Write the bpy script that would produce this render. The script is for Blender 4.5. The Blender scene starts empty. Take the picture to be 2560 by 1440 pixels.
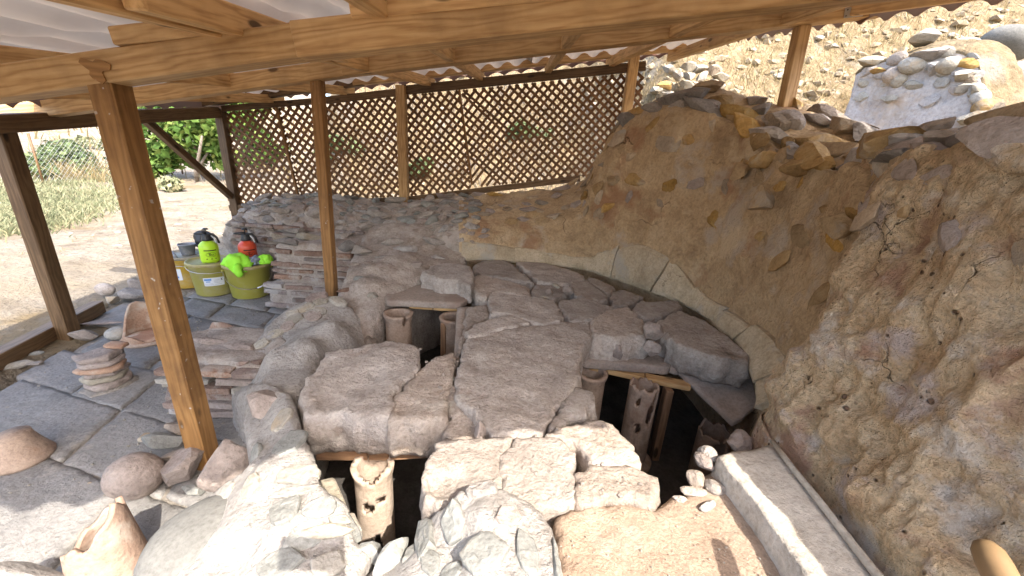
import bpy, bmesh, random
import numpy as np
from math import *
from mathutils import Vector, Matrix
from mathutils.geometry import delaunay_2d_cdt
from mathutils.bvhtree import BVHTree

# ------------------------------------------------------------------ camera, sky, sun, exposure
sc = bpy.context.scene
COL = sc.collection
F = 960.0                                   # focal length in photo pixels (2560 wide)
TH, PH = atan2(F, 2896.0), radians(3.56)    # pitch and roll read off the leaning posts
CAM = np.array([0, 0, 1.2])
f0 = np.array([0, cos(TH), -sin(TH)]); u0 = np.array([0, sin(TH), cos(TH)]); r0 = np.array([1.0, 0, 0])
cr = cos(PH) * r0 + sin(PH) * u0
cu = -sin(PH) * r0 + cos(PH) * u0
cd = bpy.data.cameras.new('camera'); cam = bpy.data.objects.new('camera', cd); COL.objects.link(cam)
cd.sensor_width = 36; cd.lens = 36 * F / 2560; cd.clip_start = 0.02; cd.clip_end = 500
cam.matrix_world = Matrix(((cr[0], cu[0], -f0[0], 0), (cr[1], cu[1], -f0[1], 0), (cr[2], cu[2], -f0[2], 1.2), (0, 0, 0, 1)))
sc.camera = cam

SUN = Vector((0.36, -0.57, 0.74)).normalized()
w = bpy.data.worlds.new('World'); sc.world = w; w.use_nodes = True
nt = w.node_tree; bg = nt.nodes['Background']
sky = nt.nodes.new('ShaderNodeTexSky'); sky.sky_type = 'NISHITA'; sky.sun_disc = False; sky.dust_density = 3.2; sky.ozone_density = 1.0
sky.sun_elevation = radians(47.6); sky.sun_rotation = atan2(0.36, -0.57)
nt.links.new(sky.outputs[0], bg.inputs[0]); bg.inputs[1].default_value = 0.15
sd = bpy.data.lights.new('sun', 'SUN'); sd.energy = 2.0; sd.angle = radians(0.53); sd.color = (1, 0.94, 0.85)
so = bpy.data.objects.new('sun', sd); COL.objects.link(so); so.rotation_euler = SUN.to_track_quat('Z', 'Y').to_euler()
sc.view_settings.view_transform = 'Standard'; sc.view_settings.look = 'None'
sc.view_settings.exposure = 2.5; sc.view_settings.gamma = 1
sc.view_settings.use_curve_mapping = False
sc.cycles.max_bounces = 8; sc.cycles.diffuse_bounces = 6

# ------------------------------------------------------------------ measuring helpers (photo pixel -> world point)
def ray(x, y): return cr * (x - 1280) / F + cu * (720 - y) / F + f0
def Zp(x, y, z):
    d = ray(x, y); return CAM + d * ((z - CAM[2]) / d[2])
def Yp(x, y, yy):
    d = ray(x, y); return CAM + d * (yy / d[1])
def Pl(x, y, p, n):
    d = ray(x, y); return CAM + d * (np.dot(np.array(p) - CAM, n) / np.dot(d, n))
def Xp(x, y, xx):
    d = ray(x, y); return CAM + d * (xx / d[0])
def depth(p): return float(np.dot(np.array(p) - CAM, f0))

# ------------------------------------------------------------------ numpy noise
def _h(ix, iy, iz, s):
    n = (ix * 374761393 + iy * 668265263 + iz * 2147483647 + s * 1274126177) & 0xffffffff
    n = ((n ^ (n >> 13)) * 1274126177) & 0xffffffff
    n = (n ^ (n >> 16)) & 0xffffffff
    n = (n * 2246822519) & 0xffffffff
    return ((n ^ (n >> 15)) & 0xffff) / 32767.5 - 1.0
def noise(p, s=0):
    p = np.asarray(p, float); i = np.floor(p).astype(np.int64); f = p - i; f = f * f * (3 - 2 * f)
    x, y, z = i[..., 0], i[..., 1], i[..., 2]; a, b, c = f[..., 0], f[..., 1], f[..., 2]
    def L(u, v, t): return u + (v - u) * t
    return L(L(L(_h(x, y, z, s), _h(x+1, y, z, s), a), L(_h(x, y+1, z, s), _h(x+1, y+1, z, s), a), b),
             L(L(_h(x, y, z+1, s), _h(x+1, y, z+1, s), a), L(_h(x, y+1, z+1, s), _h(x+1, y+1, z+1, s), a), b), c)
def fbm(p, sc_=1.0, o=4, s=0, gain=0.5):
    p = np.asarray(p, float) * sc_; t = 0; a = 1; n = 0
    for k in range(o):
        t = t + a * noise(p, s + k * 17); n += a; a *= gain; p = p * 2.03 + 11.7
    return t / n
def ridged(p, sc_=1.0, o=4, s=0):
    p = np.asarray(p, float) * sc_; t = 0; a = 1; n = 0
    for k in range(o):
        t = t + a * (1 - 2 * np.abs(noise(p, s + k * 17))); n += a; a *= 0.5; p = p * 2.03 + 7.3
    return t / n
rng = random.Random(7); NR = np.random.RandomState(5)

# ------------------------------------------------------------------ object helpers
def link(name, me, mat=None, parent=None, smooth=True):
    o = bpy.data.objects.new(name, me); COL.objects.link(o)
    if mat is not None:
        if isinstance(mat, (list, tuple)):
            for m in mat: me.materials.append(m)
        else: me.materials.append(mat)
    if smooth: me.polygons.foreach_set('use_smooth', [True] * len(me.polygons))
    if parent: par(o, parent)
    return o
LOCAL = set()
def wmat(o):
    return (wmat(o.parent) @ o.matrix_parent_inverse if o.parent else Matrix()) @ o.matrix_basis
def mk(name, V, Fs, mat=None, parent=None, smooth=True):
    me = bpy.data.meshes.new(name)
    me.from_pydata([tuple(map(float, v)) for v in V], [], [tuple(map(int, f)) for f in Fs]); me.update()
    return link(name, me, mat, parent, smooth)
def tag(o, label=None, cat=None, group=None, kind=None):
    if label: o['label'] = label
    if cat: o['category'] = cat
    if group: o['group'] = group
    if kind: o['kind'] = kind
    return o
def empty(name, loc=(0, 0, 0), rz=0):
    o = bpy.data.objects.new(name, None); COL.objects.link(o); o.location = loc; o.rotation_euler = (0, 0, rz)
    o.empty_display_size = 0.05
    return o
def par(o, p):
    """parent keeping the world place (parents here are unrotated empties or meshes at the origin)"""
    o.parent = p
    if p.name not in LOCAL: o.matrix_parent_inverse = wmat(p).inverted()
    return o
def cbox_mesh(name, l, wd, h, b=0.004, jit=0.0, sub=0):
    bm = bmesh.new(); bmesh.ops.create_cube(bm, size=1)
    for v in bm.verts: v.co = Vector((v.co.x * l, v.co.y * wd, v.co.z * h))
    if sub: bmesh.ops.subdivide_edges(bm, edges=bm.edges[:], cuts=sub, use_grid_fill=True)
    if b: bmesh.ops.bevel(bm, geom=[e for e in bm.edges if len(e.link_faces) == 2 and e.calc_face_angle(0) > 0.5], offset=b, segments=1, affect='EDGES', clamp_overlap=True)
    if jit:
        for v in bm.verts: v.co += Vector((rng.uniform(-jit, jit), rng.uniform(-jit, jit), rng.uniform(-jit, jit)))
    me = bpy.data.meshes.new(name); bm.to_mesh(me); bm.free(); return me
def beam(name, p0, p1, wd, h, mat, parent=None, up=(0, 0, 1), b=0.004):
    """squared timber from p0 to p1 (centre line); local X runs along the grain"""
    p0, p1 = Vector(p0), Vector(p1); x = (p1 - p0); L = x.length; x.normalize()
    up = Vector(up); y = up.cross(x).normalized(); z = x.cross(y)
    o = link(name, cbox_mesh(name, L, wd, h, b), mat, None, False)
    M = Matrix((x, y, z)).transposed().to_4x4(); M.translation = (p0 + p1) / 2
    o.matrix_world = M
    if parent: par(o, parent)
    return o
def tube(name, pts, rad, mat, parent=None, n=8, smooth=True):
    pts = [Vector(p) for p in pts]; V = []; Fs = []
    if not isinstance(rad, (list, tuple)): rad = [rad] * len(pts)
    ref = Vector((0.13, 0.27, 0.95))
    for i, p in enumerate(pts):
        t = (pts[min(i+1, len(pts)-1)] - pts[max(i-1, 0)]).normalized()
        a = t.cross(ref)
        if a.length < 1e-3: a = t.cross(Vector((1, 0, 0)))
        a.normalize(); b = t.cross(a)
        for k in range(n):
            q = 2 * pi * k / n; V.append(p + (a * cos(q) + b * sin(q)) * rad[i])
    for i in range(len(pts) - 1):
        for k in range(n):
            Fs.append((i*n+k, i*n+(k+1) % n, (i+1)*n+(k+1) % n, (i+1)*n+k))
    Fs.append(tuple(range(n))[::-1]); Fs.append(tuple((len(pts)-1)*n+k for k in range(n)))
    return mk(name, V, Fs, mat, parent, smooth)
def lathe(name, prof, mat, parent=None, n=32, smooth=True, loc=(0, 0, 0), sx=1, sy=1, power=2.0):
    V = []; Fs = []
    for r, z in prof:
        for k in range(n):
            q = 2*pi*k/n; c, s = cos(q), sin(q)
            m = 1.0 if power == 2.0 else (abs(c)**power + abs(s)**power) ** (-1/power)
            V.append((loc[0]+r*c*sx*m, loc[1]+r*s*sy*m, loc[2]+z))
    m_ = len(prof)
    for i in range(m_ - 1):
        for k in range(n): Fs.append((i*n+k, i*n+(k+1) % n, (i+1)*n+(k+1) % n, (i+1)*n+k))
    Fs.append(tuple(range(n))[::-1]); Fs.append(tuple((m_-1)*n+k for k in range(n)))
    return mk(name, V, Fs, mat, parent, smooth)

# ------------------------------------------------------------------ materials
def newmat(name, rough=0.9, spec=0.2):
    m = bpy.data.materials.new(name); m.use_nodes = True
    b = m.node_tree.nodes['Principled BSDF']; b.inputs['Roughness'].default_value = rough
    b.inputs['Specular IOR Level'].default_value = spec
    return m, m.node_tree, b
def N(t, typ, **kw):
    n = t.nodes.new(typ)
    for k, v in kw.items():
        if k in n.inputs: n.inputs[k].default_value = v
        else: setattr(n, k, v)
    return n
def ramp(t, fac, stops):
    r = t.nodes.new('ShaderNodeValToRGB'); e = r.color_ramp.elements
    while len(e) < len(stops): e.new(0.5)
    for i, (p, c) in enumerate(stops): e[i].position = p; e[i].color = (*c, 1)
    t.links.new(fac, r.inputs[0]); return r.outputs[0]
def mixc(t, fac, a, b, mode='MIX'):
    m = t.nodes.new('ShaderNodeMix'); m.data_type = 'RGBA'; m.blend_type = mode
    for i, v in ((0, fac), (6, a), (7, b)):
        if hasattr(v, 'node'): t.links.new(v, m.inputs[i])
        else: m.inputs[i].default_value = v if i == 0 else (*v, 1)
    return m.outputs[2]
def rockmat(name, cols, scale=7.0, fine=60.0, bump=0.5, patch=None, patch_scale=2.2, patch_at=0.55, pits=None, rnd=0.0, hue=0.0, rough=0.92, dist=0.02, streak=None, cracks=None, fcon=1.0):
    m, t, b = newmat(name, rough, 0.15)
    pos = t.nodes.new('ShaderNodeNewGeometry').outputs['Position']
    if streak:
        mp = N(t, 'ShaderNodeMapping'); mp.inputs['Scale'].default_value = streak; t.links.new(pos, mp.inputs[0]); pos_s = mp.outputs[0]
    else: pos_s = pos
    n1 = N(t, 'ShaderNodeTexNoise', Scale=scale, Detail=9.0, Roughness=0.66); t.links.new(pos_s, n1.inputs['Vector'])
    k = len(cols); c = ramp(t, n1.outputs[0], [(0.28 + 0.44 * i / (k - 1), cc) for i, cc in enumerate(cols)])
    nf = N(t, 'ShaderNodeTexNoise', Scale=fine, Detail=6.0, Roughness=0.7); t.links.new(pos, nf.inputs['Vector'])
    c = mixc(t, 0.75, c, ramp(t, nf.outputs[0], [(0.25, (1 - .45 * fcon, 1 - .47 * fcon, 1 - .5 * fcon)), (0.5, (1, 1, 1)), (0.75, (1 + .3 * fcon, 1 + .3 * fcon, 1 + .28 * fcon))]), 'MULTIPLY')
    if patch:
        n2 = N(t, 'ShaderNodeTexNoise', Scale=patch_scale, Detail=7.0, Roughness=0.62); t.links.new(pos, n2.inputs['Vector'])
        for i, pc in enumerate(patch):
            src = n2.outputs[0] if i == 0 else n2.outputs[1]
            if i:
                sp = t.nodes.new('ShaderNodeSeparateColor'); t.links.new(n2.outputs[1], sp.inputs[0]); src = sp.outputs[i % 3]
            c = mixc(t, ramp(t, src, [(patch_at, (0, 0, 0)), (patch_at + 0.09, (0.85, 0.85, 0.85))]), c, pc)
    bh = nf.outputs[0]
    if pits:
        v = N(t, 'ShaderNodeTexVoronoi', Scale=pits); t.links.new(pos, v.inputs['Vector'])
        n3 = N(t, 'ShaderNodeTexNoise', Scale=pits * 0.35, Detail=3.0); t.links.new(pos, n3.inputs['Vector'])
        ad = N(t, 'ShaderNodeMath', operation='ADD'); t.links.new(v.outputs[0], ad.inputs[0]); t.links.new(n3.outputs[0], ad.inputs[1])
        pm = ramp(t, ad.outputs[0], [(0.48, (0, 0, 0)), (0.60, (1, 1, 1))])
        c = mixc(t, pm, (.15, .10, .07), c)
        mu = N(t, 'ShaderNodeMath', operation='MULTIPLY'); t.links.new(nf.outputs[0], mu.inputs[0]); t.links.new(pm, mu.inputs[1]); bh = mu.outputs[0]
    if cracks:
        v = N(t, 'ShaderNodeTexVoronoi', Scale=cracks, feature='DISTANCE_TO_EDGE')
        wn = N(t, 'ShaderNodeTexNoise', Scale=cracks * 2.5, Detail=5.0); t.links.new(pos, wn.inputs['Vector'])
        av = N(t, 'ShaderNodeVectorMath', operation='MULTIPLY_ADD'); t.links.new(wn.outputs[1], av.inputs[0]); av.inputs[1].default_value = (0.35 / cracks * 2,) * 3; t.links.new(pos, av.inputs[2])
        t.links.new(av.outputs[0], v.inputs['Vector'])
        msk = N(t, 'ShaderNodeTexNoise', Scale=cracks * 0.8, Detail=2.0); t.links.new(pos, msk.inputs['Vector'])
        cm = ramp(t, v.outputs[0], [(0.0, (1, 1, 1)), (0.012, (0, 0, 0))])
        mm = N(t, 'ShaderNodeMath', operation='MULTIPLY'); t.links.new(cm, mm.inputs[0]); t.links.new(ramp(t, msk.outputs[0], [(0.54, (0, 0, 0)), (0.62, (.8, .8, .8))]), mm.inputs[1])
        c = mixc(t, mm.outputs[0], c, (.15, .11, .075))
        su = N(t, 'ShaderNodeMath', operation='SUBTRACT'); t.links.new(bh, su.inputs[0]); t.links.new(mm.outputs[0], su.inputs[1]); bh = su.outputs[0]
    if rnd or hue:
        oi = t.nodes.new('ShaderNodeObjectInfo')
        hs = N(t, 'ShaderNodeHueSaturation'); t.links.new(c, hs.inputs['Color'])
        mr = N(t, 'ShaderNodeMapRange'); mr.inputs[3].default_value = 1 - rnd; mr.inputs[4].default_value = 1 + rnd
        t.links.new(oi.outputs['Random'], mr.inputs[0]); t.links.new(mr.outputs[0], hs.inputs['Value'])
        if hue:
            ms = N(t, 'ShaderNodeMath', operation='FRACT'); m5 = N(t, 'ShaderNodeMath', operation='MULTIPLY'); m5.inputs[1].default_value = 7.3
            t.links.new(oi.outputs['Random'], m5.inputs[0]); t.links.new(m5.outputs[0], ms.inputs[0])
            mr2 = N(t, 'ShaderNodeMapRange'); mr2.inputs[3].default_value = 1 - hue; mr2.inputs[4].default_value = 1 + hue * 0.8
            t.links.new(ms.outputs[0], mr2.inputs[0]); t.links.new(mr2.outputs[0], hs.inputs['Saturation'])
        c = hs.outputs[0]
    t.links.new(c, b.inputs['Base Color'])
    bp = N(t, 'ShaderNodeBump'); bp.inputs['Strength'].default_value = bump; bp.inputs['Distance'].default_value = dist
    t.links.new(bh, bp.inputs['Height'])
    n4 = N(t, 'ShaderNodeTexNoise', Scale=fine * 0.3, Detail=5.0, Roughness=0.6); t.links.new(pos, n4.inputs['Vector'])
    bp2 = N(t, 'ShaderNodeBump'); bp2.inputs['Strength'].default_value = bump * 0.8; bp2.inputs['Distance'].default_value = dist * 1.5
    t.links.new(n4.outputs[0], bp2.inputs['Height']); t.links.new(bp2.outputs[0], bp.inputs['Normal'])
    t.links.new(bp.outputs[0], b.inputs['Normal'])
    return m
def woodmat(name, c1, c2, c3, rough=0.55, stain=0.45, rings=15.0, spots=False):
    m, t, b = newmat(name, rough, 0.35)
    tc = t.nodes.new('ShaderNodeTexCoord'); oi = t.nodes.new('ShaderNodeObjectInfo')
    av = N(t, 'ShaderNodeVectorMath', operation='MULTIPLY_ADD'); t.links.new(oi.outputs['Random'], av.inputs[0]); av.inputs[1].default_value = (9, 0.35, 0.6); t.links.new(tc.outputs['Object'], av.inputs[2])
    mp = N(t, 'ShaderNodeMapping'); mp.inputs['Scale'].default_value = (0.16, 1, 1); mp.inputs['Rotation'].default_value = (0, 0.035, 0.03); t.links.new(av.outputs[0], mp.inputs[0])
    wv = N(t, 'ShaderNodeTexWave', wave_type='RINGS', rings_direction='X', Scale=rings, Distortion=11.0, Detail=3.0); wv.inputs['Detail Scale'].default_value = 1.6; wv.inputs['Detail Roughness'].default_value = 0.45
    t.links.new(mp.outputs[0], wv.inputs['Vector'])
    mp2 = N(t, 'ShaderNodeMapping'); mp2.inputs['Scale'].default_value = (3, 70, 70); t.links.new(av.outputs[0], mp2.inputs[0])
    gr = N(t, 'ShaderNodeTexNoise', Scale=2.0, Detail=5.0); t.links.new(mp2.outputs[0], gr.inputs['Vector'])
    ad = N(t, 'ShaderNodeMath', operation='MULTIPLY_ADD'); t.links.new(gr.outputs[0], ad.inputs[0]); ad.inputs[1].default_value = 0.7; 
    sb = N(t, 'ShaderNodeMath', operation='MULTIPLY'); t.links.new(wv.outputs[1], sb.inputs[0]); sb.inputs[1].default_value = 0.34
    t.links.new(sb.outputs[0], ad.inputs[2])
    c = ramp(t, ad.outputs[0], [(0.2, c3), (0.5, c1), (0.85, c2)])
    st = N(t, 'ShaderNodeTexNoise', Scale=4.5, Detail=6.0, Roughness=0.6); t.links.new(av.outputs[0], st.inputs['Vector'])
    c = mixc(t, stain, c, ramp(t, st.outputs[0], [(0.32, (0.35, 0.3, 0.24)), (0.5, (0.95, 0.95, 0.92)), (0.7, (1.15, 1.15, 1.15))]), 'MULTIPLY')
    if spots:
        ns = N(t, 'ShaderNodeTexNoise', Scale=38.0, Detail=2.0); t.links.new(tc.outputs['Object'], ns.inputs['Vector'])
        c = mixc(t, ramp(t, ns.outputs[0], [(.70, (0, 0, 0)), (.74, (.8, .8, .8))]), c, (.42, .39, .35))
    # knots
    vk = N(t, 'ShaderNodeTexVoronoi', Scale=1.0); mk_ = N(t, 'ShaderNodeMapping'); mk_.inputs['Scale'].default_value = (3.2, 9, 9); t.links.new(av.outputs[0], mk_.inputs[0]); t.links.new(mk_.outputs[0], vk.inputs['Vector'])
    c = mixc(t, ramp(t, vk.outputs[0], [(0.075, (1, 1, 1)), (0.12, (0, 0, 0))]), c, tuple(x * 0.35 for x in c3))
    hs = N(t, 'ShaderNodeHueSaturation'); mr = N(t, 'ShaderNodeMapRange'); mr.inputs[3].default_value = 0.82; mr.inputs[4].default_value = 1.12
    t.links.new(oi.outputs['Random'], mr.inputs[0]); t.links.new(mr.outputs[0], hs.inputs['Value']); t.links.new(c, hs.inputs['Color'])
    t.links.new(hs.outputs[0], b.inputs['Base Color'])
    bp = N(t, 'ShaderNodeBump'); bp.inputs['Strength'].default_value = 0.25; bp.inputs['Distance'].default_value = 0.004
    t.links.new(ad.outputs[0], bp.inputs['Height']); t.links.new(bp.outputs[0], b.inputs['Normal'])
    return m
def plain(name, col, rough=0.5, spec=0.4, metal=0.0, dirt=None, ds=18.0, lo=0.45):
    m, t, b = newmat(name, rough, spec); b.inputs['Metallic'].default_value = metal
    if dirt:
        tc = t.nodes.new('ShaderNodeTexCoord'); n = N(t, 'ShaderNodeTexNoise', Scale=ds, Detail=7.0, Roughness=0.65); t.links.new(tc.outputs['Object'], n.inputs['Vector'])
        c = mixc(t, ramp(t, n.outputs[0], [(lo, (0, 0, 0)), (lo + 0.2, (0.8, 0.8, 0.8))]), col, dirt)
        t.links.new(c, b.inputs['Base Color'])
    else: b.inputs['Base Color'].default_value = (*col, 1)
    return m
def leafmat(name, cols, trans=0.3):
    m, t, b = newmat(name, 0.6, 0.25)
    g = t.nodes.new('ShaderNodeNewGeometry'); c = ramp(t, g.outputs['Random Per Island'], [(i / (len(cols) - 1), cc) for i, cc in enumerate(cols)])
    t.links.new(c, b.inputs['Base Color'])
    tr = t.nodes.new('ShaderNodeBsdfTranslucent'); t.links.new(c, tr.inputs[0])
    mx = t.nodes.new('ShaderNodeMixShader'); mx.inputs[0].default_value = trans
    t.links.new(b.outputs[0], mx.inputs[1]); t.links.new(tr.outputs[0], mx.inputs[2]); t.links.new(mx.outputs[0], t.nodes['Material Output'].inputs[0])
    return m

M = {}
M['rubble_mortar'] = rockmat('rubble_mortar', [(.25, .21, .18), (.38, .325, .28), (.47, .41, .355)], 9, 70, .6, patch=[(.46, .40, .36), (.25, .19, .15)], patch_scale=4)
M['white_mortar'] = rockmat('white_mortar', [(.265, .24, .215), (.40, .368, .338), (.48, .45, .415)], 6, 60, .9, patch=[(.29, .225, .18)], patch_scale=3.5, patch_at=.6)
M['apse_plaster'] = rockmat('apse_plaster', [(.32, .22, .13), (.51, .37, .225), (.60, .46, .30)], 6, 60, .9, patch=[(.50, .42, .34), (.37, .21, .12), (.62, .49, .33)], patch_scale=3.2, patch_at=.57, cracks=2.6)
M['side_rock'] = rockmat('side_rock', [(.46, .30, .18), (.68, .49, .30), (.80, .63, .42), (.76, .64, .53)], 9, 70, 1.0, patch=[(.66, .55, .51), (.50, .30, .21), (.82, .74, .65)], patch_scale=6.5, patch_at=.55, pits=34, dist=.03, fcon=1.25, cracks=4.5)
M['slab'] = rockmat('slab_mortar', [(.265, .218, .182), (.415, .352, .302), (.49, .432, .38)], 9, 80, .75, patch=[(.52, .47, .41), (.32, .25, .20)], patch_scale=7, patch_at=.6, rnd=.14, hue=.25)
M['grey_tile'] = rockmat('grey_tile', [(.25, .205, .17), (.335, .275, .23), (.39, .33, .285)], 6, 80, .15, patch=[(.27, .20, .16)], patch_scale=4, rnd=.12)
M['pale_terracotta'] = rockmat('pale_terracotta', [(.33, .25, .19), (.44, .345, .27), (.50, .41, .33)], 8, 90, .25, patch=[(.42, .28, .20)], patch_scale=9, patch_at=.58)
M['pink_terracotta'] = rockmat('pink_terracotta', [(.26, .175, .13), (.35, .245, .185), (.40, .31, .25)], 7, 90, .3, patch=[(.42, .35, .29)], patch_scale=6, patch_at=.57)
M['terracotta'] = rockmat('terracotta', [(.30, .195, .135), (.40, .26, .18), (.47, .35, .265)], 8, 90, .2, patch=[(.50, .42, .34), (.30, .17, .11)], patch_scale=7, patch_at=.54, rnd=.12)
M['old_terracotta'] = rockmat('old_terracotta', [(.26, .19, .145), (.36, .265, .20), (.42, .33, .26)], 10, 90, .25, patch=[(.30, .20, .14)], patch_scale=9, rnd=.1)
M['stone'] = rockmat('rubble_stone', [(.19, .165, .145), (.30, .265, .235), (.38, .34, .305)], 12, 80, .5, patch=[(.36, .31, .265)], patch_scale=9, rnd=.32, hue=.5)
M['ochre_stone'] = rockmat('ochre_stone', [(.23, .155, .085), (.36, .25, .135), (.43, .33, .20)], 10, 70, .5, patch=[(.34, .29, .23)], patch_scale=6, rnd=.25, hue=.4)
M['pale_stone'] = rockmat('pale_stone', [(.23, .205, .165), (.32, .29, .24), (.40, .365, .315)], 8, 70, .4, patch=[(.36, .28, .19)], patch_scale=6, rnd=.16, hue=.3)
M['green_stone'] = rockmat('green_grey_stone', [(.17, .168, .153), (.24, .238, .218), (.31, .303, .28)], 9, 80, .35, streak=(1, 3, 3), rnd=.16, patch=[(.33, .30, .26)], patch_scale=8, patch_at=.62)
M['boulder'] = rockmat('boulder', [(.125, .122, .112), (.165, .16, .148), (.20, .195, .178)], 5, 90, .2, patch=[(.27, .262, .24)], patch_scale=14, patch_at=.66)
M['pink_stone'] = rockmat('pink_stone', [(.235, .19, .165), (.32, .265, .232), (.39, .33, .292)], 10, 70, .5, rnd=.1)
M['brick'] = rockmat('old_brick', [(.19, .125, .10), (.265, .185, .148), (.33, .255, .215)], 14, 80, .6, patch=[(.37, .325, .285)], patch_scale=9, patch_at=.51, rnd=.22, hue=.45)
M['paver'] = rockmat('paving_stone', [(.175, .166, .156), (.235, .222, .208), (.285, .268, .25)], 6, 80, .45, patch=[(.34, .31, .27), (.20, .185, .165)], patch_scale=5, patch_at=.6, rnd=.12)
M['bedding'] = rockmat('bedding', [(.20, .175, .15), (.28, .25, .215), (.34, .305, .265)], 9, 60, .7, rnd=0)
M['soot_shade'] = rockmat('sooty_shaded_floor', [(.04, .036, .032), (.075, .067, .06), (.11, .10, .09)], 6, 60, .4)  # soot, made near-black so the colour also holds the pit's shade
M['dirt'] = rockmat('dirt_floor', [(.28, .20, .145), (.365, .27, .20), (.42, .33, .255)], 6, 130, .9, patch=[(.40, .34, .28)], patch_scale=5, patch_at=.57, dist=.006)
M['limestone'] = rockmat('limestone', [(.32, .285, .24), (.43, .385, .33), (.49, .445, .39)], 7, 80, .35, patch=[(.36, .29, .22)], patch_scale=5, patch_at=.6, rnd=.07)
M['ledge'] = rockmat('ledge_block', [(.36, .285, .19), (.49, .40, .28), (.57, .48, .36)], 7, 75, .4, patch=[(.43, .395, .34)], patch_scale=4, rnd=.14, cracks=6.0)
M['field'] = rockmat('field_soil', [(.175, .14, .10), (.305, .258, .20), (.37, .322, .262)], 4, 28, 1.0, patch=[(.25, .185, .105), (.32, .265, .19)], patch_scale=.8, patch_at=.55, dist=.05)
M['hill'] = rockmat('hill_soil', [(.125, .09, .05), (.26, .195, .115), (.33, .26, .165)], 5, 24, 1.0, patch=[(.28, .25, .205), (.19, .135, .07)], patch_scale=1.6, patch_at=.56, dist=.05)
M['tan_stone'] = rockmat('tan_stone', [(.20, .155, .10), (.30, .24, .165), (.38, .32, .24)], 10, 60, .5)
M['wood'] = woodmat('pine_timber', (.56, .345, .15), (.66, .435, .215), (.38, .205, .08))
M['wood_post'] = woodmat('stained_post', (.255, .128, .042), (.315, .17, .06), (.17, .082, .026), stain=.7, spots=True)
M['wood_dark'] = woodmat('dark_timber', (.13, .075, .035), (.18, .11, .055), (.08, .045, .02), stain=.45)
M['wood_lattice'] = woodmat('lattice_wood', (.19, .095, .04), (.25, .13, .058), (.13, .065, .026))
M['wood_shim'] = woodmat('shim_wood', (.22, .125, .07), (.29, .175, .10), (.14, .08, .042))
M['sheet_under'] = plain('sheet_underside', (.80, .79, .775), .55, .3, 0, (.68, .66, .63), 5, .5)
M['sheet_top'] = plain('sheet_topside', (.16, .075, .05), .6, .3)
def thin(m, fac, col):
    """thin plastic sheet: lets a little daylight through"""
    t = m.node_tree; b = t.nodes['Principled BSDF']; tr = N(t, 'ShaderNodeBsdfTranslucent'); tr.inputs[0].default_value = (*col, 1); mx = t.nodes.new('ShaderNodeMixShader'); mx.inputs[0].default_value = fac
    t.links.new(b.outputs[0], mx.inputs[1]); t.links.new(tr.outputs[0], mx.inputs[2]); t.links.new(mx.outputs[0], t.nodes['Material Output'].inputs[0])
thin(M['sheet_top'], .22, (.75, .66, .58)); thin(M['sheet_under'], .38, (.85, .83, .8))
M['screw'] = plain('rusty_screw', (.05, .03, .02), .6, .3)
M['steel'] = plain('galvanised_steel', (.55, .55, .54), .4, .5, .7)
M['wire'] = plain('fence_wire', (.5, .5, .48), .5, .4, .3)
M['bucket_a'] = plain('bucket_olive', (.43, .385, .10), .45, .4, 0, (.46, .42, .27), 9, .5)
M['bucket_b'] = plain('bucket_yellow', (.62, .40, .06), .45, .4, 0, (.60, .49, .30), 9, .5)
M['bucket_c'] = plain('bucket_lime', (.40, .37, .07), .42, .4, 0, (.44, .40, .18), 9, .55)
M['lid'] = plain('bucket_lid', (.36, .30, .12), .5, .35, 0, (.42, .37, .25), 9, .45)
M['lid_b'] = plain('bucket_lid_grey', (.22, .19, .13), .5, .35, 0, (.36, .32, .26), 9, .45)
M['lime'] = plain('lime_plastic', (.46, .74, .03), .35, .5)
M['red'] = plain('red_plastic', (.62, .075, .03), .35, .5)
M['black'] = plain('black_plastic', (.022, .022, .024), .4, .4, 0, (.12, .11, .10), 25, .55)
M['print'] = plain('black_print', (.02, .02, .02), .5, .3)
M['white'] = plain('white_label', (.68, .70, .74), .5, .3)
M['blue'] = plain('blue_print', (.08, .24, .55), .5, .3)
M['greyprint'] = plain('grey_print', (.38, .40, .45), .5, .3)
M['grey_pot'] = plain('grey_plastic', (.20, .21, .235), .6, .3, 0, (.36, .35, .34), 22, .48)
M['hivis'] = plain('hi_vis_cloth', (.36, .85, .06), .7, .2)
M['reflective'] = plain('reflective_tape', (.22, .25, .31), .4, .4)
M['leaf_fig'] = leafmat('fig_leaf', [(.045, .09, .018), (.085, .16, .028), (.15, .23, .05), (.22, .27, .075)], .3)
M['leaf_dark'] = leafmat('bush_leaf', [(.05, .08, .03), (.11, .15, .06), (.20, .23, .11)], .25)
M['leaf_weed'] = leafmat('weed_leaf', [(.12, .14, .07), (.19, .205, .11), (.26, .255, .15), (.33, .29, .17)], .25)
M['straw'] = leafmat('straw', [(.20, .15, .07), (.31, .245, .125), (.40, .33, .19)], .3)
M['bark'] = rockmat('bark', [(.12, .10, .08), (.20, .17, .14), (.26, .23, .2)], 12, 60, .6)
M['gloss_stick'] = plain('worn_wood_handle', (.20, .13, .065), .55, .3, 0, (.26, .16, .08), 14, .5)

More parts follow.
